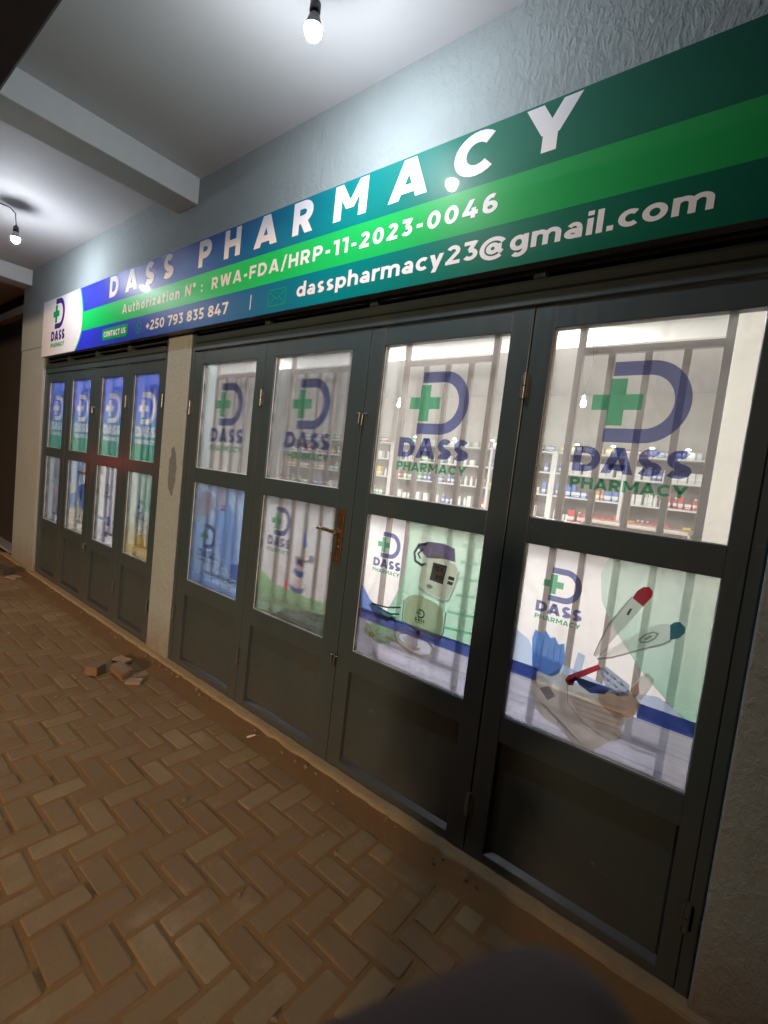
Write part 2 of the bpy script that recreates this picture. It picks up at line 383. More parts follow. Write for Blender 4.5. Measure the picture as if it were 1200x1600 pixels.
# the room behind
RX0, RX1, RY = -9.0, .12, 5.6
cream = plain('cream_room_paint', (.70,.67,.62,1), .7, var=.06)
roomc = plain('white_room_ceiling', (.60,.59,.57,1), .7, var=.05)
tile = plain('pale_floor_tile', (.42,.42,.46,1), .4)
MB().box(RX0, RX1, RY, RY+.1, 0, 3.0).build('interior_wall', cream, bld)
MB().box(RX0-.1, RX0, .2, RY+.1, 0, 3.0).build('interior_wall', cream, bld)
MB().box(RX1, RX1+.1, .2, RY+.1, 0, 3.0).build('interior_wall', cream, bld)
MB().box(-.196, RX1-.002, 1.12, 1.40, 0.004, 2.998, 0, .01).build('interior_column', cream, bld)
MB().box(RX0-.1, RX1+.1, .12, RY+.1, 3.0, 3.1).build('interior_ceiling', roomc, bld)
MB().box(RX0, RX1, 2.58, 2.8, 2.80, 2.997).build('interior_beam', roomc, bld)
MB().box(RX0, RX1, .05, RY, -.02, .005).build('interior_floor', tile, bld)
MB().box(-12.5, -6.9, .2, .3, -.02, 3.3).build('night_sheet', plain('night_dark', (.03,.025,.022,1), .9), bld)  # near-black sheet: night darkness past the wall end put into colour

# ---------------------------------------------------------------- ground
t = NT('pavers'); co = t.coord(); g = t.n('ShaderNodeNewGeometry')
rnd = g.outputs['Random Per Island']
c = t.ramp(rnd, [(0, (.185,.105,.040)), (.25, (.225,.142,.056)), (.5, (.205,.118,.058)), (.75, (.245,.165,.072)), (.92, (.275,.185,.085)), (1, (.33,.24,.13))])
c = t.mix(t.math('MULTIPLY', t.noise(co, 11, 8, .78), .75), c, (.13,.09,.05,1))
stain = t.ramp(t.noise(co, 1.6, 5, .65), [(.42, (0,0,0)), (.66, (1,1,1))])
c = t.mix(t.math('MULTIPLY', stain, .5), c, (.18,.11,.055,1))
dus = t.ramp(t.noise(t.map(co, (1,1,1), (4,2,0)), 3.1, 6, .7), [(.55, (0,0,0)), (.75, (1,1,1))])
c = t.mix(t.math('MULTIPLY', dus, .55), c, (.34,.24,.15,1))
M['paver'] = t.done(t.bsdf(c, .82, 0, t.bump(t.noise(co, 90, 5, .7), .5, .004)))
t = NT('sand_joint'); co = t.coord()
c = t.mix(t.noise(co, 5, 5, .7), (.17,.086,.026,1), (.29,.155,.052,1))
c = t.mix(t.math('MULTIPLY', t.noise(co, 120, 3), .5), c, (.08,.05,.03,1))
M['sand'] = t.done(t.bsdf(c, .95, 0, t.bump(t.noise(co, 70, 5, .7), .6, .006)))
gm = MB(); nx, ny = 60, 30
gm.add([(-40, -60, -.0035), (40, -60, -.0035), (40, .0, -.0035), (-40, .0, -.0035), (-40, 30, -.0035), (-12.5, 30, -.0035), (-12.5, 0, -.0035)], [(0,1,2,3), (3,6,5,4)])
tag(gm.build('ground', M['sand']), kind='structure')
pv = MB()
def brick(cx, cy, lx, ly):
    dz = random.gauss(0, .0012); tx, ty = random.gauss(0, .005), random.gauss(0, .005); rz = random.gauss(0, .010)
    cx += random.gauss(0, .0012); cy += random.gauss(0, .0012)
    lx -= random.uniform(.013, .019); ly -= random.uniform(.013, .019)
    vs = []
    def ring(ins, z, ch):
        hx, hy = lx/2-ins, ly/2-ins
        for (a, b) in ((-hx+ch,-hy),(hx-ch,-hy),(hx,-hy+ch),(hx,hy-ch),(hx-ch,hy),(-hx+ch,hy),(-hx,hy-ch),(-hx,-hy+ch)):
            j = random.gauss(0, .0008)
            x = a*cos(rz)-b*sin(rz); y = a*sin(rz)+b*cos(rz)
            vs.append((cx+x+j, cy+y+j, z+dz+a*tx+b*ty))
    ring(0, -.03, .004); ring(.0, -.005, .005); ring(.003, -.0010, .006); ring(.0065, 0, .007)
    fs = [[8*r+k, 8*r+(k+1) % 8, 8*(r+1)+(k+1) % 8, 8*(r+1)+k] for r in range(3) for k in range(8)] + [list(range(24, 32))]
    pv.add(vs, fs)
U = .0985; X0, Y0 = -1.515, -.874
for j in range(-46, 8):
    for i in range(-112, 40):
        m = (i-j) % 4; x = X0+i*U; y = Y0+j*U
        if m == 0:
            if y+U < -.088 and x > -12.4: brick(x+U, y+U/2, 2*U, U)
        elif m == 3:
            if y+2*U < -.088: brick(x+U/2, y+U, U, 2*U)
            elif y+U < -.088: brick(x+U/2, y+U/2, U, U)
tag(pv.build('pavement', M['paver']), kind='structure')
t = NT('curb_concrete'); co = t.coord()
c = t.mix(t.noise(co, 9, 8, .8), (.22,.13,.055,1), (.50,.40,.24,1))
M['curb'] = t.done(t.bsdf(c, .9, 0, t.bump(t.noise(co, 60, 7, .8), .9, .012)))
cb = MB(); n = 230; vs = []
for k in range(n+1):                                          # uneven mortar sill along the doors
    x = -7.2 + 9.0*k/n
    e = -.052 + random.gauss(0, .0028); zt = .012 + random.gauss(0, .0012)
    vs += [(x, e-.010, -.02), (x, e-.002, zt-.004), (x, e+.008, zt), (x, -.001, zt+.001)]
cb.add(vs, [(4*k+a, 4*k+4+a, 4*k+5+a, 4*k+1+a) for k in range(n) for a in range(3)], 0, False)
tag(cb.build('door_kerb', M['curb']), kind='structure')

# ================================================================ the two door frames
def door_frame(x0, x1, seams, zt, label):
    e = empty('door_frame', ((x0+x1)/2, 0, 0)); e.parent = bld; e['label'] = label
    cx = (x0+x1)/2
    def P_(mb, name, mat): 
        o = mb.build(name, mat, e); o.location = (-cx, 0, 0); return o
    P_(MB().box(x0, x0+.038, -.004, .075, .0, 2.42, 0, .003), 'jamb', M['steel'])
    P_(MB().box(x1-.038, x1, -.004, .075, .0, 2.42, 0, .003), 'jamb', M['steel'])
    for s in (x0+.045,)+seams+(x1-.045,): P_(MB().box(s-.022, s+.022, .0425, .058, .016, zt, 0), 'seam_light_block', M['steel'])  # strips added behind the seams to block room light leaking through
    r = MB(); r.box(x0+.0385, x1-.0385, -.010, .07, zt+.004, zt+.05, 0, .004)
    r.box(x0+.0385, x1-.0385, -.022, .065, zt+.0505, zt+.098, 0, .016)
    P_(r, 'head_rail', M['steel'])
    d = MB(); d.box(x0+.0385, x1-.0385, .055, .07, zt+.098, 2.42, 0)
    P_(d, 'transom_shade_sheet', plain('transom_gap_shade', (.018,.018,.022,1), .5))  # near-black sheet paints the shadow gap under the sign
    P_(MB().box(x0+.0385, x1-.0385, .004, .03, zt+.128, zt+.142, 0, .004), 'transom_bar', M['ledge'])
    for s in seams: P_(MB().box(s-.022, s+.022, -.012, .05, zt+.0985, 2.42, 0, .003), 'transom_mullion', M['steel'])
    P_(MB().box(x0+.0385, x1-.0385, .0, .07, .0005, .016, 0, .003), 'threshold', M['steel'])
    return e
door_frame(-3.149, .045, (-2.33, -1.534, -.737), 2.177, 'wide dark grey green steel frame holding the four near doors')
door_frame(-6.099, -3.461, (-5.43, -4.755, -4.107), 2.150, 'narrower dark grey green steel frame holding the four far doors beside the dark end')

# ================================================================ door leaves
def leaf(x0, x1, wx0, wx1, Z, label, group, hinge_right=None, handle=None, bolt=None, prints=None):
    UT, UB, LT, LB, PT, PB, TOP, BOT = Z
    e = empty('door', (x0, 0, 0), label=label, cat='door', group=group); off = (-x0, 0, 0)
    a, b = x0+.0025, x1-.0025; F0, F1 = .0, .042
    fr = MB()
    fr.box(a, wx0, F0, F1, BOT, TOP, 0, .003); fr.box(wx1, b, F0, F1, BOT, TOP, 0, .003)
    for z0, z1 in ((UT, TOP), (LT, UB), (PT, LB), (BOT, PB)): fr.box(wx0-.001, wx1+.001, F0+.001, F1-.001, z0, z1, 0, .0025)
    fr.build('door_leaf_frame', M['steel'], e, off)
    pn = MB(); pn.box(wx0-.002, wx1+.002, .026, .036, PB-.002, PT+.002, 0)
    pn.build('lower_panel', M['steel'], e, off)
    lg = MB(); lg.add([(wx0, .0015, PB+.0005), (wx1, .0015, PB+.0005), (wx1, .0255, PB+.014), (wx0, .0255, PB+.014), (wx0, .0255, PB-.001), (wx1, .0255, PB-.001)], [(0,1,2,3), (0,3,4), (1,5,2)])
    lg.build('panel_ledge', M['ledge'], e, off)
    for (z0, z1, pr) in ((UB, UT, prints[0]), (LB, LT, prints[1])):
        g = MB().box(wx0-.004, wx1+.004, .018, .022, z0-.004, z1+.004).build('window_pane', M['glass'], e, off)
        p = MB(); pr(p, wx0, wx1, z0, z1)
        p.build('printed_film', PM, g)
        sl = MB()                                              # bead of clear sealant in the corner
        for (u0, v0, u1, v1) in ((wx0, z0, wx1, z0), (wx1, z0, wx1, z1), (wx0, z0, wx0, z1)):
            nn = 14; pts = [(u0+(u1-u0)*k/nn, .0155, v0+(v1-v0)*k/nn) for k in range(nn+1)]
            sl.tube(pts, [.0022+random.random()*.0022 for _ in pts], 6)
        sl.build('sealant_bead', M['seal'], g)
    for hx, zs in (hinge_right or []):
        for z in zs:
            h = MB(); h.tube([(hx, -.008, z-.048), (hx, -.008, z-.002)], .0085, 12); h.tube([(hx, -.008, z+.002), (hx, -.008, z+.048)], .0085, 12)
            h.box(hx-.016, hx+.016, -.004, .002, z-.040, z+.040)
            h.build('hinge', M['metal'], e, off)
    if handle:
        hx, hz, s = handle
        pl = MB().box(hx-.021, hx+.021, -.009, -.0005, hz-.155, hz+.115, 0, .003).build('handle_plate', M['brass'], e, off)
        lv = MB(); lv.tube([(hx, -.008, hz), (hx, -.036, hz)], .010, 12)
        lv.tube([(hx, -.036, hz), (hx+.02*s, -.042, hz), (hx+.07*s, -.043, hz+.003), (hx+.13*s, -.038, hz+.002)], [.011, .011, .0095, .008], 12)
        lv.build('lever', M['lever'], pl)
        kh = MB().lathe((hx, -.010, hz-.075), [(0, -.002), (.009, -.002), (.009, .003)], 14, 0, 'y').build('keyhole', M['metal'], pl)
        for dz in (-.135, .098, -.045): MB().lathe((hx, -.010, hz+dz), [(0, -.001), (.004, -.001), (.004, .002)], 10, 0, 'y').build('screw', M['metal'], pl)
    for (bx, bz) in (bolt or []):                             # padlock staples across the seam
        bt = MB(); bt.tube([(bx-.03, -.004, bz), (bx-.028, -.014, bz+.003), (bx-.012, -.018, bz+.004), (bx-.006, -.004, bz)], .004, 8)
        bt.tube([(bx+.006, -.004, bz), (bx+.010, -.020, bz+.004), (bx+.028, -.015, bz+.003), (bx+.032, -.003, bz)], .004, 8)
        bt.tube([(bx-.012, -.014, bz), (bx-.010, -.016, bz-.045)], .0045, 8); bt.tube([(bx+.012, -.016, bz), (bx+.011, -.018, bz-.052)], .0045, 8)
        bt.build('padlock_staple', M['metal'], e, off)
    return e

# film designs; y goes from the back sheet towards the viewer
YB = .0262
def sheet(p, wx0, wx1, z0, z1, k, y=YB, wave=0): p.poly([(wx0, z0), (wx1, z0), (wx1, z1), (wx0, z1)], y, PI_[k])
class Lay:
    def __init__(s, p): s.p = p; s.y = YB
    def __call__(s, k, pts): s.y -= .00012; s.p.poly(pts, s.y, PI_[k])
    def line(s, k, pts, w):
        s.y -= .00012
        for q in strip(pts, w): s.p.poly(q, s.y, PI_[k])
    def ell(s, k, cx, cz, rx, rz, a0=0, a1=360): s(k, arc(cx, cz, rx, rz, a0, a1, 24)[:-1])
FM = len(PM)
PM.append(FILM); PI_['film'] = FM
def up_near(p, x0, x1, z0, z1):
    sheet(p, x0, x1, z0, z1, 'film'); logo(p, (x0+x1)/2, 1.828, 1.0, YB-.0006, PI_['inkb'], PI_['inkg'])
def up_far(p, x0, x1, z0, z1):
    """blue to green film whose emblem and words are cut out in white"""
    tmp = MB(); logo(tmp, (x0+x1)/2-.012, 1.800, .93, 0, 0, 0)
    c = .004; nx_, nz_ = int((x1-x0)/c), int((z1-z0)/c); cx_, cz_ = (x1-x0)/nx_, (z1-z0)/nz_
    hit = [[False]*nx_ for _ in range(nz_)]
    for f in tmp.f:
        q = [(tmp.v[i][0], tmp.v[i][2]) for i in f]
        for r in range(max(0, int((min(b for a, b in q)-z0)/cz_)), min(nz_, int((max(b for a, b in q)-z0)/cz_)+1)):
            zz = z0+(r+.5)*cz_; xs = []
            for k in range(len(q)):
                (ax, az), (bx, bz) = q[k], q[(k+1) % len(q)]
                if (az > zz) != (bz > zz): xs.append(ax+(zz-az)/(bz-az)*(bx-ax))
            xs.sort()
            for a, b in zip(xs[::2], xs[1::2]):
                for k in range(max(0, int((a-x0)/cx_+.5)), min(nx_, int((b-x0)/cx_+.5))): hit[r][k] = True
    for r in range(nz_):
        k = 0
        while k < nx_:
            e = k
            while e < nx_ and hit[r][e] == hit[r][k]: e += 1
            p.poly([(x0+k*cx_, z0+r*cz_), (x0+e*cx_, z0+r*cz_), (x0+e*cx_, z0+(r+1)*cz_), (x0+k*cx_, z0+(r+1)*cz_)], YB, PI_['inkw'] if hit[r][k] else PI_['farblue'])
            k = e
def band_scene(L, x0, x1, z0, zb, gap=None):
    L('deck', [(x0, z0), (x1, z0), (x1, zb-.035), (x0, zb-.035)])
    for a, b in (((x0, gap[0]), (gap[1], x1)) if gap else ((x0, x1),)): L('navy', [(a, zb-.035), (b, zb-.035), (b, zb+.016), (a, zb+.016)])
def low_A(p, x0, x1, z0, z1):
    sheet(p, x0, x1, z0, z1, 'sky'); L = Lay(p)
    L('pink', [(x0, 1.05), (-2.96, 1.03), (-2.86, 1.10), (-2.76, 1.16), (-2.66, 1.24), (-2.60, z1), (x0, z1)])
    L('lblue', [(x0, .70), (x1, .64), (x1, z0), (x0, z0)])
    L('device', [(-2.97, 1.16), (-2.95, 1.22), (-2.90, 1.25), (-2.83, 1.25), (-2.78, 1.21), (-2.77, 1.15), (-2.81, 1.10), (-2.88, 1.08), (-2.94, 1.10)])
    L('device', [(-2.74, 1.20), (-2.72, 1.28), (-2.66, 1.29), (-2.64, 1.20), (-2.68, 1.15)])
    L('lblue', [(-2.72, 1.13), (-2.60, 1.20), (-2.50, 1.10), (-2.47, .85), (-2.60, .78), (-2.70, .9)])
    for z, a in ((1.155, 'red'), (1.175, 'red'), (1.15, 'navy')): L.line(a, [(-2.70, z), (-2.67, z+.004), (-2.64, z)], .008)
    L.line('white', [(-2.58, 1.27), (-2.53, 1.22), (-2.50, 1.12), (-2.51, 1.02), (-2.56, .93), (-2.585, .80), (-2.57, .68)], .013)
    L.line('grey', [(-2.60, 1.20), (-2.58, 1.10), (-2.60, .98), (-2.62, .85)], .010)
    L.line('dark', [(-2.865, 1.195), (-2.85, 1.185), (-2.835, 1.195)], .006)
    L('blue', [(-2.54, .82), (x1, .85), (x1, .72), (-2.52, .74)])
    logo(p, -2.815, .955, .60, L.y-.0004, PI_['inkb'], PI_['inkg'], None, .95)
    L.y -= .001
    L.ell('cream', -2.623, .663, .018, .022); L.ell('cream', -2.535, .668, .020, .021); L.line('cream', [(-2.60, .66), (-2.575, .69), (-2.555, .67)], .008)
def low_B(p, x0, x1, z0, z1):
    sheet(p, x0, x1, z0, z1, 'pink'); L = Lay(p)
    L('grass', [(x0, .86), (-2.19, .845), (-2.10, .80), (-1.95, .80), (-1.80, .79), (x1, .80), (x1, z0), (x0, z0)])
    L('deck', [(-1.98, .695), (x1, .735), (x1, z0), (-2.10, z0)])
    logo(p, -2.095, 1.165, .60, L.y-.0004, PI_['inkb'], PI_['inkg'], None, .9); L.y -= .001
    L.line('lblue', [(-1.905, 1.23), (-1.895, 1.15), (-1.875, 1.09)], .010)
    L('blue', [(-1.895, 1.13), (-1.878, 1.14), (-1.858, 1.06), (-1.885, 1.05)])
    L('grey', [(-1.945, .985), (-1.93, 1.0), (-1.88, 1.0), (-1.862, .985), (-1.88, .945), (-1.93, .94)])
    L('purple', [(-1.925, .985), (-1.885, .985), (-1.88, .955), (-1.93, .955)])
    L.ell('grey', -1.815, 1.0, .022, .024); L.line('grey', [(-1.87, .975), (-1.83, .99)], .012)
    L('device', [(-1.93, .945), (-1.875, .945), (-1.865, .80), (-1.94, .80)])
    L('blue', [(-1.948, .928), (-1.90, .918), (-1.858, .925), (-1.862, .893), (-1.90, .882), (-1.945, .898)])
    L('blue', [(-1.972, .835), (-1.91, .818), (-1.842, .835), (-1.86, .803), (-1.91, .793), (-1.96, .805)])
    L('red', [(-2.01, .84), (-1.985, .85), (-1.98, .80), (-2.0, .79)])
    L.line('grey', [(-1.85, .86), (-1.82, .83), (-1.81, .80)], .007)
    text(p, 'DASS PHARMACY', -2.195, -1.735, .684, .716, .2, L.y-.0004, PI_['inkw'], .12)
def low_C(p, x0, x1, z0, z1):
    sheet(p, x0, x1, z0, z1, 'base'); L = Lay(p)
    L('green', [(-1.205, z1), (-1.20, 1.18), (-1.205, 1.08), (-1.225, .98), (-1.26, .90), (-1.30, .83), (x1, .83), (x1, z1)])
    L('blue', [(x0, .96), (-1.385, .895), (-1.31, .858), (-1.26, .82), (x0, .82)])
    L('teal', [(-1.39, .87), (-1.33, .812), (-1.24, .828), (-1.215, .85), (-1.27, .86), (-1.36, .885)])
    band_scene(L, x0, x1, z0, .825)
    L('grass', [(-1.40, .77), (-1.33, .80), (-1.22, .79), (-1.18, .75), (-1.30, .70), (-1.40, .72)])
    logo(p, -1.308, 1.170, .445, L.y-.0004, PI_['inkb'], PI_['inkg']); L.y -= .001
    # shelf lines seen in the photograph of a shop
    for z in (1.24, 1.17, 1.10, 1.03, .95, .88): L.line('mint', [(-.93 if z > 1 else -.96, z), (x1-.004, z+.01)], .012)
    # pressure cuff and monitor
    L('white', [(-1.135, 1.21), (-1.135, 1.255), (-1.118, 1.272), (-1.10, 1.262), (-1.072, 1.25), (-1.07, 1.21)])
    L('purple', [(-1.150, 1.195), (-1.10, 1.226), (-1.02, 1.232), (-.96, 1.220), (-.95, 1.165), (-1.0, 1.168), (-1.09, 1.155)])
    L.line('dark', [(-1.10, 1.215), (-1.140, 1.205), (-1.160, 1.165), (-1.150, 1.130), (-1.115, 1.118), (-1.09, 1.13)], .012)
    L.line('dark', [(-1.115, 1.19), (-1.14, 1.165), (-1.125, 1.145)], .008)
    L.line('grey', [(-1.120, 1.018), (-1.07, .998), (-.988, .985), (-.958, .998), (-.938, 1.06), (-.926, 1.13)], .008)
    L('device', [(-1.123, 1.05), (-1.112, 1.10), (-1.088, 1.155), (-1.06, 1.172), (-1.004, 1.174), (-.945, 1.152), (-.932, 1.13), (-.945, 1.06), (-.963, 1.006), (-.987, .994), (-1.07, 1.006), (-1.114, 1.023)])
    L('white', [(-1.068, 1.158), (-1.012, 1.165), (-1.006, 1.185), (-1.062, 1.195)])
    L('dark', [(-1.056, 1.143), (-.985, 1.141), (-.997, 1.058), (-1.064, 1.064)])
    L('grey', [(-1.050, 1.137), (-.992, 1.135), (-1.002, 1.064), (-1.058, 1.070)])
    for k, s_ in enumerate(('128', '80')): text(p, s_, -1.045+.008*k, -1.003, 1.108-.034*k, 1.128-.034*k, .2, L.y-.0003, PI_['dark'], .15)
    L.y -= .0008
    L('dark', [(-.972, 1.102), (-.942, 1.100), (-.946, 1.085), (-.974, 1.086)]); L('dark', [(-.974, 1.080), (-.947, 1.079), (-.950, 1.064), (-.976, 1.066)])
    L.ell('grey', -1.06, 1.035, .016, .009)
    # second device with the shop mark
    L.line('grey', [(-1.185, .94), (-1.182, .848), (-1.125, .835), (-1.08, .814), (-.988, .807), (-.964, .856), (-.964, .945)], .008)
    L('cream', [(-1.180, .947), (-1.16, .968), (-1.122, .983), (-1.07, .980), (-1.019, .973), (-.981, .952), (-.970, .90), (-.970, .856), (-.990, .815), (-1.08, .822), (-1.121, .842), (-1.176, .852)])
    logo(p, -1.088, .905, .145, L.y-.0004, PI_['dark'], PI_['inkg']); L.y -= .001
    L('dark', [(-1.098, .80), (-1.075, .80), (-1.08, .83), (-1.095, .83)])
    L.line('cream', [(-1.263, .748), (-1.20, .742), (-1.13, .722), (-1.065, .718), (-1.01, .740), (-1.003, .775), (-1.04, .80), (-1.10, .806)], .012)
    L.line('cream', arc(-1.135, .775, .078, .042, 60, 330), .010); L.line('cream', arc(-1.130, .772, .060, .028, 40, 320), .008)
    L('white', [(-1.165, .772), (-1.13, .795), (-1.09, .790), (-1.08, .762), (-1.11, .745), (-1.15, .750)])
    L.line('dark', [(-1.363, .879), (-1.27, .885), (-1.196, .905)], .008); L.line('dark', [(-1.33, .872), (-1.25, .86), (-1.20, .872)], .008)
    L.line('dark', [(-1.27, .82), (-1.24, .845), (-1.215, .83)], .010)
    L('yellow', [(-1.37, .735), (-1.345, .748), (-1.325, .738), (-1.33, .722), (-1.355, .724)])
def low_D(p, x0, x1, z0, z1):
    sheet(p, x0, x1, z0, z1, 'base'); L = Lay(p)
    L('mint', [(-.365, z1), (-.385, 1.24), (-.37, 1.15), (-.33, 1.08), (-.28, 1.02), (-.22, .95), (-.16, .90), (-.11, .86), (x1, .80), (x1, z1)])
    L('lblue', [(x0, .965), (-.60, .94), (-.575, .90), (-.40, .88), (-.30, .86), (-.16, .885), (x1, .83), (x1, .80), (x0, .80)])
    band_scene(L, x0, x1, z0, .828, (-.552, -.212))
    logo(p, -.508, 1.167, .460, L.y-.0004, PI_['inkb'], PI_['inkg']); L.y -= .001
    L('glove', [(-.588, .95), (-.58, .985), (-.555, .975), (-.541, .992), (-.522, .970), (-.505, .978), (-.490, .955), (-.470, .965), (-.460, .905), (-.475, .85), (-.50, .83), (-.572, .835)])
    for k in range(5): L.line('lblue', [(-.57+.022*k, .945), (-.565+.022*k, .89)], .003)
    L('lblue', [(-.420, .95), (-.395, .945), (-.40, .875), (-.43, .87)])
    L('cream', [(-.571, .806), (-.55, .835), (-.51, .83), (-.479, .868), (-.44, .85), (-.397, .834), (-.35, .84), (-.295, .850), (-.235, .872), (-.204, .842), (-.215, .805), (-.228, .785), (-.255, .745), (-.245, .713), (-.28, .68), (-.326, .625), (-.360, .612), (-.40, .630), (-.458, .662), (-.50, .668), (-.536, .692), (-.56, .75)])
    L('skin', [(-.34, .845), (-.30, .853), (-.235, .872), (-.204, .842), (-.225, .79), (-.27, .77), (-.33, .80)])
    L('white', [(-.439, .800), (-.40, .812), (-.337, .813), (-.248, .805), (-.244, .735), (-.276, .716), (-.33, .712), (-.382, .727), (-.41, .76)])
    for k in range(4): L.line('cream', [(-.425+.008*k, .785-.018*k), (-.255, .788-.018*k)], .0035)
    L.line('grey', [(-.44, .835), (-.43, .76), (-.37, .71), (-.27, .68), (-.24, .73)], .003)
    L('navy', [(-.425, .862), (-.30, .862), (-.315, .835), (-.36, .822), (-.40, .836)])
    L('teal', [(-.42, .862), (-.34, .862), (-.36, .838), (-.40, .838)])
    L('white', [(-.56, .80), (-.53, .826), (-.49, .80), (-.52, .765)]); L('grey', [(-.535, .775), (-.50, .795), (-.475, .765), (-.50, .74)])
    for k in range(7): L.line('lblue' if k % 2 else 'cream', [(-.555+.02*k, .745-.014*k), (-.50+.02*k, .715-.012*k), (-.46+.02*k, .69-.012*k)], .003)
    L('white', [(-.241, .893), (-.222, .93), (-.201, .952), (-.178, .936), (-.185, .905), (-.206, .856), (-.237, .862)])
    L('skin', [(-.241, .880), (-.222, .915), (-.214, .88), (-.225, .855)])
    L('red', [(-.349, .930), (-.338, .917), (-.415, .850), (-.420, .828), (-.436, .822), (-.450, .838), (-.440, .858)])
    L('dark', [(-.43, .83), (-.405, .855), (-.415, .862), (-.44, .838)])
    L('lblue', [(-.345, .915), (-.325, .932), (-.245, .895), (-.243, .862), (-.27, .845), (-.31, .85)])
    for (a, b) in ((-.325,.915),(-.30,.905),(-.275,.893),(-.255,.880),(-.318,.892),(-.292,.880),(-.268,.868),(-.305,.866),(-.285,.856)): L.ell('white', a, b, .009, .006); L.ell('blue', a+.008, b-.006, .005, .003)
    # two thermometers
    L.line('grey', [(-.366, .957), (-.354, 1.01), (-.334, 1.078), (-.279, 1.185)], .005)
    L('white', [(-.275, 1.183), (-.242, 1.164), (-.29, 1.075), (-.345, .972), (-.360, .952), (-.366, .957), (-.352, 1.01), (-.332, 1.078)])
    L('red', [(-.277, 1.183), (-.266, 1.210), (-.251, 1.226), (-.234, 1.231), (-.222, 1.220), (-.221, 1.203), (-.230, 1.185), (-.242, 1.163)])
    L('dark', [(-.280, 1.146), (-.272, 1.149), (-.280, 1.123), (-.287, 1.124)])
    L.line('grey', [(-.354, .948), (-.312, .967), (-.25, 1.007), (-.204, 1.038), (-.173, 1.056), (-.150, 1.078)], .006)
    L('white', [(-.187, 1.121), (-.172, 1.127), (-.158, 1.122), (-.153, 1.080), (-.175, 1.060), (-.204, 1.043), (-.25, 1.012), (-.312, .972), (-.356, .951), (-.32, .995), (-.263, 1.053), (-.231, 1.088)])
    L('teal', [(-.160, 1.125), (-.150, 1.137), (-.136, 1.142), (-.120, 1.130), (-.118, 1.112), (-.130, 1.092), (-.154, 1.078)])
    L.line('grey', [(-.238+.0, 1.052), (-.225, 1.073), (-.203, 1.089), (-.189, 1.088), (-.196, 1.070), (-.213, 1.053), (-.232, 1.046), (-.238, 1.052)], .005)
    L('grey', [(-.226, 1.060), (-.212, 1.076), (-.200, 1.080), (-.208, 1.066), (-.220, 1.056)])
def low_far(k, ink, pic):
    def f(p, x0, x1, z0, z1):
        sheet(p, x0, x1, z0, z1, k); L = Lay(p); cx = (x0+x1)/2; pic(L, p, cx, x0, x1)
    return f
def pic_E(L, p, cx, x0, x1):
    logo(p, cx+.02, 1.16, .30, L.y-.0003, PI_['inkb'], PI_['inkg']); L.y -= .001
    L('mint', [(cx-.08, 1.05), (cx+.10, 1.07), (cx+.10, 1.02), (cx-.08, 1.01)])
    L('grey', [(cx-.04, .72), (cx+.02, .75), (cx+.03, .70), (cx-.02, .68)])
def pic_F(L, p, cx, x0, x1):
    logo(p, cx, 1.20, .32, L.y-.0003, PI_['inkb'], PI_['inkg']); L.y -= .001
    L('blue', [(cx-.02, 1.05), (x1, 1.12), (x1, .80), (cx+.06, .88)]); L('navy', [(cx+.04, 1.01), (cx+.12, 1.04), (cx+.10, .92)])
    L('sky', [(x0, .95), (cx-.05, 1.0), (cx, .86), (x0, .80)])
def pic_G(L, p, cx, x0, x1):
    logo(p, cx-.02, 1.10, .32, L.y-.0003, PI_['dark'], PI_['inkg']); L.y -= .001
    L('grey', [(x0+.01, 1.26), (x0+.07, 1.27), (x0+.08, 1.22), (x0+.02, 1.20)]); L('navy', [(cx+.02, .86), (cx+.07, .87), (cx+.065, .78), (cx+.02, .78)])
    L('lblue', [(x0, .85), (cx, .83), (cx, .81), (x0, .82)]); L('purple', [(cx-.02, .72), (cx+.04, .71), (cx+.04, .68), (cx-.02, .68)])
def pic_H(L, p, cx, x0, x1):
    L('mint', [(cx-.03, 1.29), (x1, 1.29), (x1, .98), (cx+.02, 1.02)])
    logo(p, cx-.01, 1.02, .42, L.y-.0003, PI_['inkb'], PI_['inkb']); L.y -= .001
    L('cream', [(x0, .70), (x1, .72), (x1, .63), (x0, .63)]); L('yellow', [(cx-.06, .80), (cx+.10, .81), (cx+.12, .70), (cx-.04, .70)])
ZN = (2.091, 1.400, 1.302, .621, .518, .050, 2.176, .018); ZF = (2.064, 1.3875, 1.292, .620, .518, .062, 2.149, .020)
GN, GF = 'four glazed steel doors of the near opening', 'four glazed steel doors of the far opening'
leaf(-3.110, -2.330, -3.000, -2.416, ZN, 'near door by the pillar, lower pane with blue poster of a baby and stethoscope', GN, [(-3.112, (1.80, .36)), (-2.332, (1.86, .30))], prints=(up_near, low_A))
leaf(-2.330, -1.534, -2.247, -1.647, ZN, 'near door carrying the brass lever handle, green and pink poster in lower pane', GN, handle=(-1.598, 1.188, -1), prints=(up_near, low_B))
leaf(-1.534, -.737, -1.445, -.825, ZN, 'near door with a blood pressure monitor poster in its lower pane', GN, [(-.739, (1.885, .22))], bolt=[(-1.533, 1.770), (-1.545, .571)], prints=(up_near, low_C))
leaf(-.737, .007, -.654, -.049, ZN, 'widest looking near door at the right, two thermometers on its lower poster', GN, [(.007, (1.85, .26))], prints=(up_near, low_D))
leaf(-6.060, -5.430, -5.967, -5.530, ZF, 'far door next to the dark left end, rose white lower pane', GF, prints=(up_far, low_far('farlow1', 0, pic_E)))
leaf(-5.430, -4.755, -5.331, -4.869, ZF, 'far door with red lit handle and blue patch in lower pane', GF, handle=(-4.80, 1.20, -1), prints=(up_far, low_far('farlow2', 0, pic_F)))
leaf(-4.755, -4.107, -4.642, -4.200, ZF, 'far door with plain white lower pane, third from the dark end', GF, bolt=[(-4.755, 1.80), (-4.755, .56)], prints=(up_far, low_far('farlow3', 0, pic_G)))
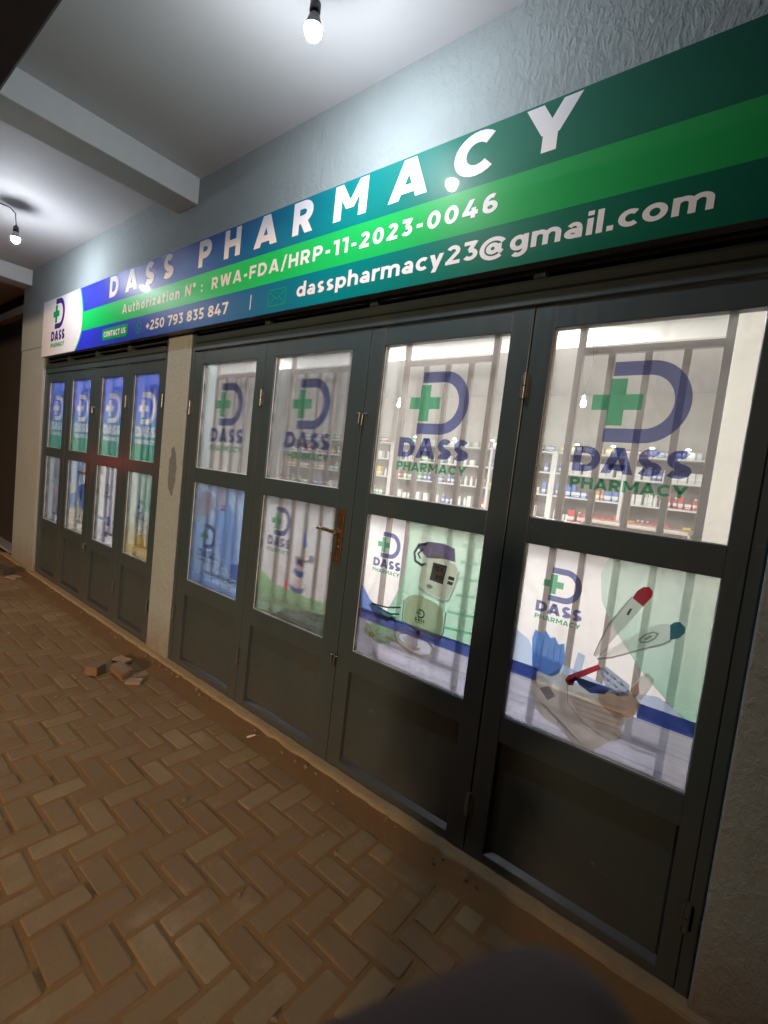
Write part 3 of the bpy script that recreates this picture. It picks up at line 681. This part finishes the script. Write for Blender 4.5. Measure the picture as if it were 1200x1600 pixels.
leaf(-4.107, -3.500, -4.013, -3.583, ZF, 'far door beside the pillar, lower pane yellow at its foot', GF, [(-4.108, (1.85, .30)), (-3.500, (1.85, .30))], prints=(up_far, low_far('farlow4', 0, pic_H)))

# ---------------------------------------------------------------- grilles behind the glass
def grille(xs, x0, x1, zt, label, group, mat):
    g = empty('security_grille', (xs[0], .08, 0), label=label, cat='window grille', group=group); o = (-xs[0], -.08, 0)
    w = .0125
    for i in (0, -1): MB().box(xs[i]-w, xs[i]+w, .072, .092, .45, zt+.16, 0, .002).build('side_bar', mat, g, o)
    for i in (1, 2, 3): 
        if i < len(xs)-1: MB().box(xs[i]-w*.9, xs[i]+w*.9, .074, .090, .705, zt-.013, 0, .002).build('upright_bar', mat, g, o)
    for z in (zt, .693): MB().box(xs[0]+w, xs[-1]-w, .072, .092, z-w, z+w, 0, .002).build('cross_bar', mat, g, o)
GG = 'brown security grilles behind the near doors'
for xs, lb in (((-2.935,-2.828,-2.720,-2.610,-2.500), 'brown steel grille behind the near door by the pillar'), ((-2.172,-2.060,-1.945,-1.832,-1.723), 'brown steel grille behind the near door with brass handle'),
               ((-1.362,-1.250,-1.135,-1.021,-.914), 'brown steel grille behind the blood pressure monitor door'), ((-.575,-.466,-.350,-.238,-.132), 'brown steel grille behind the door with thermometer poster')):
    grille(xs, 0, 0, 2.020, lb, GG, M['grille'])
for a, lb in ((-5.967, 'navy grille behind the far door at the dark end'), (-5.331, 'navy grille behind the far door with the handle'), (-4.642, 'navy grille behind the far door with white lower pane'), (-4.013, 'navy grille behind the far door beside the pillar')):
    grille([a+.05, a+.15, a+.25, a+.35], 0, 0, 1.985, lb, 'navy security grilles behind the far doors', M['grille_navy'])

# ================================================================ the sign
sg = empty('shop_sign', (-2.8, -.08, 2.3), label='long glossy pharmacy sign in blue and green with white lettering above the doors', cat='shop sign')
so = (2.8, .08, -2.3)
SX0, SX1, SZ0, SZ1 = -5.985, .42, 2.302, 2.852
def sign_mat(name, stops, x0=-5.0, x1=.4):
    t = NT(name); co = t.coord(); x = t.sep(co)[0]
    f = t.math('DIVIDE', t.math('SUBTRACT', x, x0), x1-x0, clamp=True)
    c = t.ramp(f, stops) if len(stops) > 1 else stops[0][1]
    rib = t.math('SINE', t.math('MULTIPLY', x, 900))
    h = t.math('ADD', t.math('MULTIPLY', rib, .25), t.noise(co, 3, 3))
    return t.done(t.bsdf(c, .42, 0, t.bump(h, .08, .002), Coat_Weight=.8, Coat_Roughness=.03, Specular_IOR_Level=.12))
mt_top = sign_mat('sign_blue_to_green', [(0, (.035,.045,.70)), (.18, (.02,.05,.50)), (.42, (.005,.10,.36)), (.60, (.0,.20,.22)), (.75, (.003,.14,.085)), (1, (.002,.07,.04))])
mt_mid = sign_mat('sign_bright_green', [(0, (.01,.58,.13)), (.5, (.01,.56,.12)), (.75, (.012,.33,.075)), (1, (.01,.24,.06))])
mt_wh = sign_mat('sign_white', [(0, (.80,.80,.84,1))])
mt_let = sign_mat('sign_lettering_white', [(0, (.82,.82,.86,1))])
mt_pur = sign_mat('sign_purple', [(0, (.05,.02,.22,1))]); mt_gr = sign_mat('sign_logo_green', [(0, (.0,.34,.13,1))])
b = MB(); b.box(SX0, SX1, -.079, -.031, SZ0, SZ1, 0, .002)
b.build('backing_tray', plain('sign_tray_metal', (.08,.08,.09,1), .4), sg, so)
edge = [(-5.010+(-.0), SZ1), (-4.960, 2.76), (-4.925, 2.66), (-4.910, 2.56), (-4.925, 2.47), (-4.975, 2.39), (-5.062, SZ0)]
f = MB(); yf = -.0805
f.poly([(SX0, SZ0)] + [(a-.012, z) for a, z in edge[::-1]] + [(SX0, SZ1)], yf, 2)
f.poly([(a-.012, z) for a, z in edge] + [(a+.014, z) for a, z in edge[::-1]], yf-.0006, 1)
f.poly([(a, z) for a, z in edge if z > 2.6] + [(-4.918, 2.635), (SX1, 2.635), (SX1, SZ1)], yf, 0)
f.poly([(-4.918, 2.635), (-4.910, 2.56), (-4.927, 2.466), (SX1, 2.466), (SX1, 2.635)], yf, 1)
f.poly([(-4.927, 2.466), (-4.975, 2.39), (-5.062, SZ0), (SX1, SZ0), (SX1, 2.466)], yf, 0)
yl = yf-.001
for c, x, wd in (('D',-4.370,.165),('A',-4.075,.205),('S',-3.755,.150),('S',-3.480,.150),('P',-3.010,.145),('H',-2.722,.165),('A',-2.425,.208),('R',-2.092,.160),('M',-1.790,.212),('A',-1.450,.208),('C',-1.122,.180),('Y',-.832,.195)):
    tt = MB(); put_glyph(tt, c, x, 2.678, wd, .165, .25, yl, 0); tt.build('letter', mt_let, sg, so)
text(f, 'Authorization N° :', -4.103, -2.935, 2.519, 2.590, .21, yl, 3, .26); text(f, 'RWA-FDA/HRP-11-2023-0046', -2.832, -.905, 2.519, 2.590, .22, yl, 3, .22)
text(f, '+250 793 835 847', -3.681, -2.632, 2.349, 2.420, .20, yl, 3, .10); f.poly([(-2.413, 2.344), (-2.405, 2.344), (-2.403, 2.426), (-2.411, 2.426)], yl, 3)
text(f, 'dasspharmacy23@gmail.com', -2.012, -.212, 2.357, 2.430, .20, yl, 3, .11)
f.build('printed_face', [mt_top, mt_mid, mt_wh, mt_let], sg, so)
lg = MB(); logo(lg, -5.530, 2.695, 1.06, yl, 0, 1, None, .96); lg.build('sign_logo', [mt_pur, mt_gr], sg, so)
def rrect(x0, x1, z0, z1, r):
    return arc(x1-r, z1-r, r, r, 0, 90, 5)+arc(x0+r, z1-r, r, r, 90, 180, 5)+arc(x0+r, z0+r, r, r, 180, 270, 5)+arc(x1-r, z0+r, r, r, 270, 360, 5)
bt = MB(); bt.poly(rrect(-4.463, -3.985, 2.340, 2.436, .03), yl, 0); text(bt, 'CONTACT US', -4.43, -4.02, 2.365, 2.411, .24, yl-.0006, 1, .12)
bt.build('contact_button', [mt_gr, mt_let], sg, so)
ev = MB(); x0, x1, z0, z1 = -2.246, -2.100, 2.338, 2.424
for q in strip(rrect(x0, x1, z0, z1, .012)+[rrect(x0, x1, z0, z1, .012)[0]], .007): ev.poly(q, yl, 0)
for q in strip([(x0+.01, z1-.012), ((x0+x1)/2, z0+.035), (x1-.01, z1-.012)], .006): ev.poly(q, yl-.0003, 0)
for q in strip([(x0+.012, z0+.01), (x0+.055, z0+.045)], .005)+strip([(x1-.012, z0+.01), (x1-.055, z0+.045)], .005): ev.poly(q, yl-.0006, 0)
ev.build('envelope_icon', mt_gr, sg, so)
ph = MB()
for q in strip(arc(-3.80, 2.385, .042, .042, 0, 360, 24), .006): ph.poly(q, yl, 0)
for q in strip(arc(-3.785, 2.405, .032, .032, 165, 285, 8), .010): ph.poly(q, yl-.0003, 0)
ph.build('telephone_icon', mt_gr, sg, so)

# ================================================================ bulbs under the canopy
def emit(name, c, s):
    t = NT(name); e = t.n('ShaderNodeEmission'); e.inputs[0].default_value = c; e.inputs[1].default_value = s; return t.done(e.outputs[0])
BULB = emit('lit_bulb', (.90,.94,1,1), 1020)
plastic = plain('white_plastic', (.6,.6,.62,1), .35); blackp = plain('black_bakelite', (.03,.03,.035,1), .35)
def bulb(loc, cord, label):
    e = empty('hanging_bulb', loc, label=label, cat='light bulb', group='bare bulbs hanging under the canopy')
    MB().lathe((0,0,0), [(.0,-.030), (.012,-.0285), (.022,-.021), (.0285,-.008), (.0302,.003), (.0303,.0095)], 24).build('glowing_globe', BULB, e)
    MB().lathe((0,0,0), [(.0312,.0097), (.030,.018), (.024,.034), (.018,.050), (.0145,.056), (0,.056)], 20).build('bulb_base', plastic, e)
    MB().lathe((0,0,0), [(0,.0565), (.018,.0565), (.020,.066), (.019,.092), (.010,.104), (.004,.112)], 20).build('lamp_holder', blackp, e)
    MB().tube(cord, .0035, 8).build('cord', blackp, e)
bulb((-1.458, -.570, 3.030), [(0,0,.11), (.002,.002,.16), (-.003,.004,.22), (0,0,.268)], 'bare lit bulb hanging from the ceiling above the PHARMACY lettering')
bulb((-4.905, -.590, 3.030), [(0,0,.11), (.006,-.006,.15), (.01,-.01,.19), (-.02,-.04,.23), (-.10,-.12,.258), (-.25,-.24,.264), (-.5,-.4,.266)], 'bare lit bulb on a looped cord beyond the ceiling beam at the left')

# ================================================================ inside the shop
ROOMFILL = emit('added_room_fill', (1,.955,.91,1), 80)  # lamps added out of view to brighten the room and panes
for i, (x, y) in enumerate([(-1.45, .85), (-2.5, .85), (-4.1, .85), (-5.7, .85), (-7.6, .95), (-1.5, 2.15), (-3.6, 2.15), (-5.6, 2.15), (-7.6, 2.15)]):
    e = empty('added_fill_lamp', (x, y, 2.995), label='added round fill lamp on the shop ceiling, out of view', cat='ceiling lamp', group='added round fill lamps on the shop ceiling')
    MB().lathe((0,0,0), [(.36,0), (.36,-.03), (.33,-.034)], 36).build('lamp_rim', plastic, e)
    MB().lathe((0,0,0), [(.33,-.033), (.15,-.036), (0,-.037)], 28).build('lamp_diffuser', ROOMFILL, e)
darkwood = plain('dark_brown_cabinet', (.13,.09,.075,1), .5); shelfw = plain('white_shelf', (.72,.72,.70,1), .35); shelfback = plain('brown_shelf_back', (.20,.155,.13,1), .6)
kinds = []
def prod_mat(name, c):
    t = NT(name); co = t.coord(); z = t.sep(co)[2]
    band = t.math('LESS_THAN', t.math('ABSOLUTE', t.math('SUBTRACT', z, .055)), .018)
    return t.done(t.bsdf(t.mix(band, c, (.8,.8,.78,1)), .4))
PC = [('white', (.75,.75,.74,1)), ('red', (.6,.06,.06,1)), ('yellow', (.75,.55,.08,1)), ('blue', (.08,.2,.6,1)), ('green', (.1,.45,.2,1)), ('orange', (.75,.28,.06,1))]
pm = [prod_mat('carton_'+n, c) for n, c in PC]; capm = plain('bottle_cap', (.7,.7,.7,1), .4)
protos = {}
def carton(i, w, h):
    m = MB(); m.box(-w/2, w/2, -.04, .04, 0, h, 0, .002); m.box(-w*.42, w*.42, -.0412, -.0398, h*.15, h*.32, 1)
    return m
def shelf_unit(x0, x1, label, bays):
    e = empty('shelf_unit', ((x0+x1)/2, 5.4, 0), label=label, cat='shelves'); o = (-(x0+x1)/2, -5.4, 0)
    MB().box(x0, x1, 5.55, 5.59, .01, 2.12).build('back_board', shelfback, e, o)
    nb = bays
    for k in range(nb+1):
        x = x0+(x1-x0)*k/nb; MB().box(x-.02, x+.02, 5.22, 5.549, .01, 2.12, 0, .002).build('upright', shelfw, e, o)
    for z in (.5, .80, 1.12, 1.47, 1.80, 2.10):
        MB().box(x0+.0205, x1-.0205, 5.235, 5.548, z-.012, z+.012, 0, .002).build('shelf_board', shelfw, e, o)
shelf_unit(-8.6, -5.4, 'white shelf unit full of medicine seen behind the far doors', 3)
shelf_unit(-5.36, -2.40, 'white shelf unit full of medicine seen through the door with the brass handle', 3)
shelf_unit(-2.36, -.50, 'white shelf unit full of medicine seen through the near right door', 2)
cab = empty('counter', (-1.0, 4.3, 0), label='dark brown counter with pale top in front of the shelves inside the shop', cat='counter')
MB().box(-.55, .45, -.25, .25, .01, 1.22, 0, .004).build('counter_body', darkwood, cab)
MB().box(-.60, .50, -.30, .30, 1.221, 1.26, 0, .004).build('counter_top', plain('counter_top', (.4,.33,.28,1), .3), cab)
backdrop = empty('counter', (-3.1, 1.76, 0), label='added long white backdrop block just inside, behind all the near doors', cat='counter')  # block added as an evenly lit pale backdrop for the lower panes
MB().box(-2.9, 2.9, -.25, .25, .01, 1.17, 0, .004).build('counter_body', plain('white_backdrop_front', (.74,.73,.74,1), .6, var=.05), backdrop)
MB().box(-2.95, 2.95, -.30, .30, 1.171, 1.20, 0, .004).build('counter_top', plain('pale_backdrop_top', (.6,.58,.55,1), .25), backdrop)
cab2 = empty('counter', (-4.4, 3.9, 0), label='long pale glass fronted counter across the middle of the shop', cat='counter')
MB().box(-1.9, 1.7, -.25, .25, .01, 1.0, 0, .004).build('counter_body', cream, cab2)
MB().box(-1.95, 1.75, -.30, .30, 1.001, 1.04, 0, .004).build('counter_top', plain('counter_top_white', (.6,.58,.55,1), .25), cab2)
first = {}
total = 0
where = ((-2.36, -.50, 'right hand'), (-5.36, -2.40, 'middle'), (-8.6, -5.4, 'far'))
for (x0, x1, nm) in where:
    for li, z in enumerate((2.112, 1.812, 1.482, 1.132)):
        if total > 285: break
        x = x0+.06; ci = random.randrange(6)
        step = 1.0 if nm == 'right hand' else 1.7
        while x < x1-.08 and total < 288:
            if random.random() < .3: ci = random.choice((0, 0, 0, 1, 2, 3, 4, 5))
            hh = (.09, .13, .17)[random.randrange(3)] if z < 2.1 else .09
            wv = random.choice((.05, .07, .09)); kind = 'bottle' if random.random() < .3 else 'carton'
            if kind == 'bottle': hh = .15 if z < 2.1 else .12; wv = .05
            key = (ci, hh, wv, kind)
            nmx = {0: 'topmost', 1: 'second', 2: 'third', 3: 'fourth'}[li]
            if key not in first:
                if kind == 'bottle':
                    m = MB(); m.lathe((0,0,0), [(0,0), (.024,0), (.025,.01), (.025,hh*.7), (.012,hh*.82), (.012,hh*.86)], 12)
                    m.lathe((0,0,0), [(.015,hh*.85), (.015,hh), (0,hh)], 12, 1)
                    ob = m.build('medicine_bottle', [pm[ci], capm])
                else: ob = carton(ci, wv, hh).build('medicine_box', [pm[ci], capm])
                first[key] = ob
            else:
                ob = first[key].copy(); COL.objects.link(ob)
            ob.location = (x, 5.32+random.uniform(-.01, .02), z + .0005); ob.rotation_euler = (0, 0, random.uniform(-.08, .08))
            tag(ob, f'small {PC[ci][0]} medicine {"bottle" if kind=="bottle" else "carton"} on the {nmx} level of the {nm} shelf unit', 'medicine ' + ('bottle' if kind == 'bottle' else 'box'),
                f'{PC[ci][0]} medicine {"bottles" if kind=="bottle" else "cartons"} on the {nmx} level of the {nm} shelf unit')
            total += 1
            x += (wv+random.choice((.004, .006, .01, .03)))*step
SP = emit('shelf_light_glow', (.95,1,.95,1), 30)
for x in (-.75, -1.15, -1.62, -2.1, -2.8, -3.4, -4.1, -4.9):
    o = MB().lathe((0,0,0), [(0,-.012), (.022,-.010), (.026,.0)], 16).build('shelf_light', SP); o.location = (x, 5.24, 2.235)
    MB().box(-.006, .006, -.001, .26, .0, .012).build('arm', plastic, o)
    tag(o, 'tiny lit spot lamp over the white shelves at the back of the shop', 'spot lamp', 'tiny spot lamps over the back shelves', 'thing')
# spot bulbs hanging indoors
for (x, y, z, lb) in ((-1.12, 2.0, 2.19, 'small bulb hanging inside, seen left of the cross on the right hand pane'), (-2.86, 2.0, 2.19, 'small bulb hanging inside, seen behind the monitor door upper pane')):
    e = empty('indoor_bulb', (x, y, z), label=lb, cat='light bulb')
    MB().lathe((0,0,0), [(0,-.022), (.013,-.017), (.019,-.004), (.017,.012), (.014,.03)], 18).build('glowing_globe', emit('indoor_bulb_glow', (1,.97,.9,1), 90), e)
    MB().lathe((0,0,0), [(.0145,.0305), (.015,.06), (.005,.07)], 14).build('lamp_holder', plastic, e)
    MB().tube([(0,0,.068), (.02,0,.2), (.03,0,.32), (0,.0,.5), (.0,0,2.99-z)], .003, 6).build('cord', blackp, e)

# ================================================================ litter on the pavement
def rubble(loc, dims, rot, label, mat, name='loose_paver', grp=None, seed=1):
    bm = bmesh.new(); bmesh.ops.create_cube(bm, size=1)
    bmesh.ops.bevel(bm, geom=bm.edges[:], offset=.05, segments=2, affect='EDGES')
    bmesh.ops.subdivide_edges(bm, edges=bm.edges[:], cuts=2, use_grid_fill=True)
    r = random.Random(seed)
    for v in bm.verts: v.co = Vector((v.co.x*dims[0], v.co.y*dims[1], v.co.z*dims[2])) + Vector((r.gauss(0,.0016), r.gauss(0,.0016), r.gauss(0,.0016)))
    me = bpy.data.meshes.new(name); bm.to_mesh(me); bm.free(); me.materials.append(mat)
    o = bpy.data.objects.new(name, me); COL.objects.link(o); o.location = loc; o.rotation_euler = rot
    return tag(o, label, 'rubble' if name != 'loose_paver' else 'paving brick', grp)
brickm = wall_mat('loose_brick', (.15,.13,.105,1), False, .5); mort = wall_mat('mortar_chip', (.42,.36,.28,1), False, .5)
rubble((-3.205, -.455, .030), (.09, .085, .055), (.03, -.05, .5), 'broken half brick lying loose, nearer the street of the two', brickm, seed=3)
rubble((-3.085, -.345, .035), (.14, .075, .052), (.16, .10, .15), 'tilted loose brick beside the broken half, nearer the doors', brickm, seed=5)
rubble((-3.28, -.26, .014), (.11, .07, .02), (.02, .04, .3), 'flat pale mortar slab behind the loose bricks', mort, 'mortar_slab', seed=6)
rubble((-2.93, -.33, .012), (.09, .06, .016), (.03, .0, .8), 'pale mortar chip at the near side of the loose bricks', mort, 'mortar_slab', seed=7)
rubble((-6.15, -.27, .035), (.22, .10, .06), (.0, .05, .2), 'dark brick lying at the far left end of the pavement', plain('dark_brick', (.07,.06,.055,1), .8), seed=9)
rubble((-5.88, -.24, .012), (.12, .08, .018), (.0, .02, .5), 'pale scrap beside the dark brick at the far end', mort, 'mortar_slab', seed=11)
pap = MB(); pap.tube([(-.022,0,0), (-.01,.001,0), (.012,0,.001), (.024,.001,0)], [.0045,.005,.0048,.0042], 10)
o = pap.build('cigarette_butt', plain('white_paper', (.8,.8,.78,1), .7)); o.location = (-1.966, -.14, .006); o.rotation_euler = (0, 0, 1.35); tag(o, 'small white cigarette butt on the sand below the doors', 'cigarette butt')
rr = random.Random(4)
for k in range(70):
    x = rr.uniform(-5.5, -.6); y = rr.choice((rr.uniform(-.11, -.065), rr.uniform(-.12, -.065), rr.uniform(-.9, -.1)))
    if k == 0: x, y = -1.745, -.641
    o = rubble((x, y, .005), (.010, .008, .006), (rr.random(), rr.random(), rr.random()*3), 'tiny pebble or crumb lying on the paving', mort, 'pebble', 'pebbles scattered over the paving', seed=k+20)
    o.scale = (rr.uniform(.4, 1.2),)*3

# ================================================================ camera
R3 = ((0.7785906222463506, 0.6173182152452931, 0.11276020608533209), (0.13676900026493571, 0.00843889007127382, -0.9905670223164584), (-0.6124466372808088, 0.786668294938045, -0.07785955447277146))
CAMP = Vector((0, -1.72, 1.494))
right, down, fwd = (Vector(r) for r in R3)
cd = bpy.data.cameras.new('camera'); cam = bpy.data.objects.new('camera', cd); COL.objects.link(cam)
mw = Matrix((right, -down, -fwd)).transposed().to_4x4(); mw.translation = CAMP; cam.matrix_world = mw
cd.sensor_fit = 'HORIZONTAL'; cd.sensor_width = 36; cd.lens = 36*736.8/1200
cd.clip_start = .004; cd.clip_end = 300
cd.dof.use_dof = True; cd.dof.focus_distance = 2.3; cd.dof.aperture_fstop = 22.1/1.1
S.camera = cam

# ================================================================ the photographer
def W(r, d, f): return CAMP + right*r + down*d + fwd*f
skin = plain('dark_brown_skin', (.040,.019,.016,1), .8, var=.2); jacket = plain('dark_jacket_cloth', (.03,.028,.035,1), .9); trous = plain('dark_trousers_cloth', (.025,.027,.035,1), .9)
def skinned(name, verts, edges, radii, mat, parent, sub=2, root=0):
    me = bpy.data.meshes.new(name+'_base'); me.from_pydata([tuple(v) for v in verts], edges, [])
    o = bpy.data.objects.new(name, me); COL.objects.link(o)
    sk = o.modifiers.new('s', 'SKIN'); sb = o.modifiers.new('b', 'SUBSURF'); sb.levels = sb.render_levels = sub
    for i, v in enumerate(me.skin_vertices[0].data):
        r = radii[i]; v.radius = (r, r) if not isinstance(r, tuple) else r; v.use_root = (i == root)
    dg = bpy.context.evaluated_depsgraph_get(); dg.update()
    m2 = bpy.data.meshes.new_from_object(o.evaluated_get(dg)); bpy.data.objects.remove(o)
    m2.materials.clear(); m2.materials.append(mat)
    for p_ in m2.polygons: p_.use_smooth = True
    q = bpy.data.objects.new(name, m2); COL.objects.link(q)
    if parent: q.parent = parent; q.matrix_parent_inverse = parent.matrix_world.inverted()
    return q
B0 = Vector((.10, -2.12, 0)); fx = Vector((-.61, .79, 0)).normalized(); rx = Vector((.79, .61, 0)).normalized()
def Bp(r, f, z): return tuple(B0 + rx*r + fx*f + Vector((0,0,z)))
hp = W(.060, .075, -.010)                                      # right palm beside and below the lens
tip = W(.0115, .0405, .0285)
V = []; E_ = []; Rr = []
def add(p, r, par=None):
    V.append(p); Rr.append(r); i = len(V)-1
    if par is not None: E_.append((par, i))
    return i
pel = add(Bp(0,0,.95), .14); bel = add(Bp(0,.0,1.10), .135, pel); che = add(Bp(0,-.0,1.33), (.165), bel); nb = add(Bp(0,-.0,1.47), .06, che); hd0 = add(Bp(0,.02,1.53), .062, nb)
hd1 = add(Bp(0,.03,1.62), .088, hd0); hd2 = add(Bp(0,.02,1.70), .075, hd1)
nose = add(Bp(0,.125,1.60), .014, hd1)
for s in (-1, 1):
    add(Bp(s*.092,.015,1.61), .014, hd1)
    k = add(Bp(s*.10,0,.90), .095, pel); k = add(Bp(s*.11,.03,.50), .062, k); k = add(Bp(s*.115,-.01,.10), .042, k); f0 = add(Bp(s*.12,.06,.045), .038, k); add(Bp(s*.13,.17,.03), .030, f0)
    sh = add(Bp(s*.185,0,1.40), .062, che)
    if s == 1:
        el = add(Bp(.25,.10,1.14), .046, sh); wr = add(tuple(W(.035, .200, -.055)), .027, el); pm_ = add(tuple(W(.004, .128, -.012)), .027, wr)
        b1 = add(tuple(W(-.022, .086, .014)), .0135, pm_); b2 = add(tuple(W(-.013, .0618, .0310)), .0185, b1); b25 = add(tuple(W(-.002, .0598, .0310)), .0195, b2); b3 = add(tuple(W(.0115, .0570, .0310)), .0213, b25); add(tuple(W(.0275, .0508, .0310)), .0222, b3)
        for q in range(3):
            c1 = add(tuple(W(.030+.004*q, .098+.017*q, .014)), .0095, pm_); c2 = add(tuple(W(.052+.003*q, .090+.018*q, .018)), .0085, c1); add(tuple(W(.066-.003*q, .080+.018*q, .006)), .0078, c2)
        th = add(tuple(W(-.020, .100, -.030)), .0125, pm_); th2 = add(tuple(W(-.034, .075, -.030)), .0105, th); add(tuple(W(-.036, .052, -.022)), .009, th2)
    else:
        el = add(Bp(-.27,.0,1.13), .045, sh); wr = add(Bp(-.26,.12,.92), .027, el); pm_ = add(Bp(-.25,.17,.85), .028, wr)
        for q in range(4):
            c1 = add(Bp(-.275+.018*q,.20,.80), .0095, pm_); add(Bp(-.270+.018*q,.205,.76-.004*q), .008, c1)
        th = add(Bp(-.215,.19,.84), .011, pm_); add(Bp(-.205,.20,.80), .009, th)
per = empty('person', (B0.x, B0.y, 0), label='photographer in dark clothes, only a blurred dark fingertip shows at the bottom edge', cat='person')
bpy.context.view_layer.update()
skinned('body', V, E_, Rr, skin, per)
jv = [Bp(0,0,.88), Bp(0,.0,1.10), Bp(0,-.0,1.33), Bp(0,-.0,1.43), Bp(.185,0,1.40), Bp(.25,.10,1.14), tuple(W(.045,.215,-.070)), Bp(-.185,0,1.40), Bp(-.27,.0,1.13), Bp(-.262,.10,.95)]
skinned('jacket', jv, [(0,1),(1,2),(2,3),(2,4),(4,5),(5,6),(2,7),(7,8),(8,9)], [.165,.16,.19,.09,.085,.064,.040,.085,.062,.045], jacket, per)
tv = [Bp(0,0,.95), Bp(.10,0,.88), Bp(.11,.03,.50), Bp(.115,-.01,.09), Bp(-.10,0,.88), Bp(-.11,.03,.50), Bp(-.115,-.01,.09)]
skinned('trousers', tv, [(0,1),(1,2),(2,3),(0,4),(4,5),(5,6)], [.155,.115,.085,.065,.115,.085,.065], trous, per)
hv = MB(); hv.lathe((0,0,0), [(.0,.10), (.05,.088), (.083,.05), (.094,.0), (.090,-.035)], 20); ho = hv.build('hair', plain('black_hair', (.01,.01,.01,1), .8), per)
ho.parent = per; ho.location = Vector(Bp(0,.005,1.695)) - B0
phn = empty('mobile_phone', tuple(W(.012, .052, -.010)), label='dark mobile phone held upright taking the picture', cat='phone')
pb = MB(); pb.box(-.036, .036, -.075, .075, -.004, .0, 0, .0015); po = pb.build('phone_body', blackp, phn)
ls = MB().lathe((0,0,0), [(.009,0), (.009,.0018), (.007,.002), (0,.001)], 18).build('phone_lens', plain('lens_glass', (.02,.02,.03,1), .1), phn); ls.location = (-.012, .052, .0005)
phn.matrix_world = Matrix.Translation(W(.012, .052, -.010)) @ Matrix((right, -down, fwd)).transposed().to_4x4()

# ================================================================ light
def lamp(typ, name, loc, power, color, size=.1):
    l = bpy.data.lights.new(name, typ); l.energy = power; l.color = color; l.shadow_soft_size = size
    o = bpy.data.objects.new(name, l); COL.objects.link(o); o.location = loc; return o
sl_ = lamp('SPOT', 'street_lamp_light', (3.9, -12.2, 4.0), 5600, (1.0, .66, .38), .55)
sl_.rotation_euler = (Vector((-5.2, 0, .2)) - Vector((3.9, -12.2, 4.0))).to_track_quat('-Z', 'Y').to_euler()
sl_.data.spot_size = radians(42); sl_.data.spot_blend = 1.0
lamp('POINT', 'red_tail_lamp_light', (-5.9, -.72, 1.30), 1.6, (1.0, .03, .02), .04)
wd = bpy.data.worlds.new('World'); S.world = wd; wd.use_nodes = True
nt = wd.node_tree; bg = nt.nodes['Background']
sk = nt.nodes.new('ShaderNodeTexSky'); sk.sky_type = 'NISHITA'; sk.sun_disc = False; sk.sun_elevation = radians(-6); sk.sun_rotation = radians(200)
nt.links.new(sk.outputs[0], bg.inputs[0]); bg.inputs[1].default_value = .05
S.view_settings.view_transform = 'Standard'; S.view_settings.look = 'None'; S.view_settings.exposure = .18; S.view_settings.gamma = 1
S.render.engine = 'CYCLES'
cy = S.cycles; cy.use_denoising = True; cy.max_bounces = 8; cy.diffuse_bounces = 4; cy.transparent_max_bounces = 32; cy.transmission_bounces = 6
cy.sample_clamp_indirect = 4; cy.caustics_reflective = False; cy.caustics_refractive = False; cy.use_light_tree = True
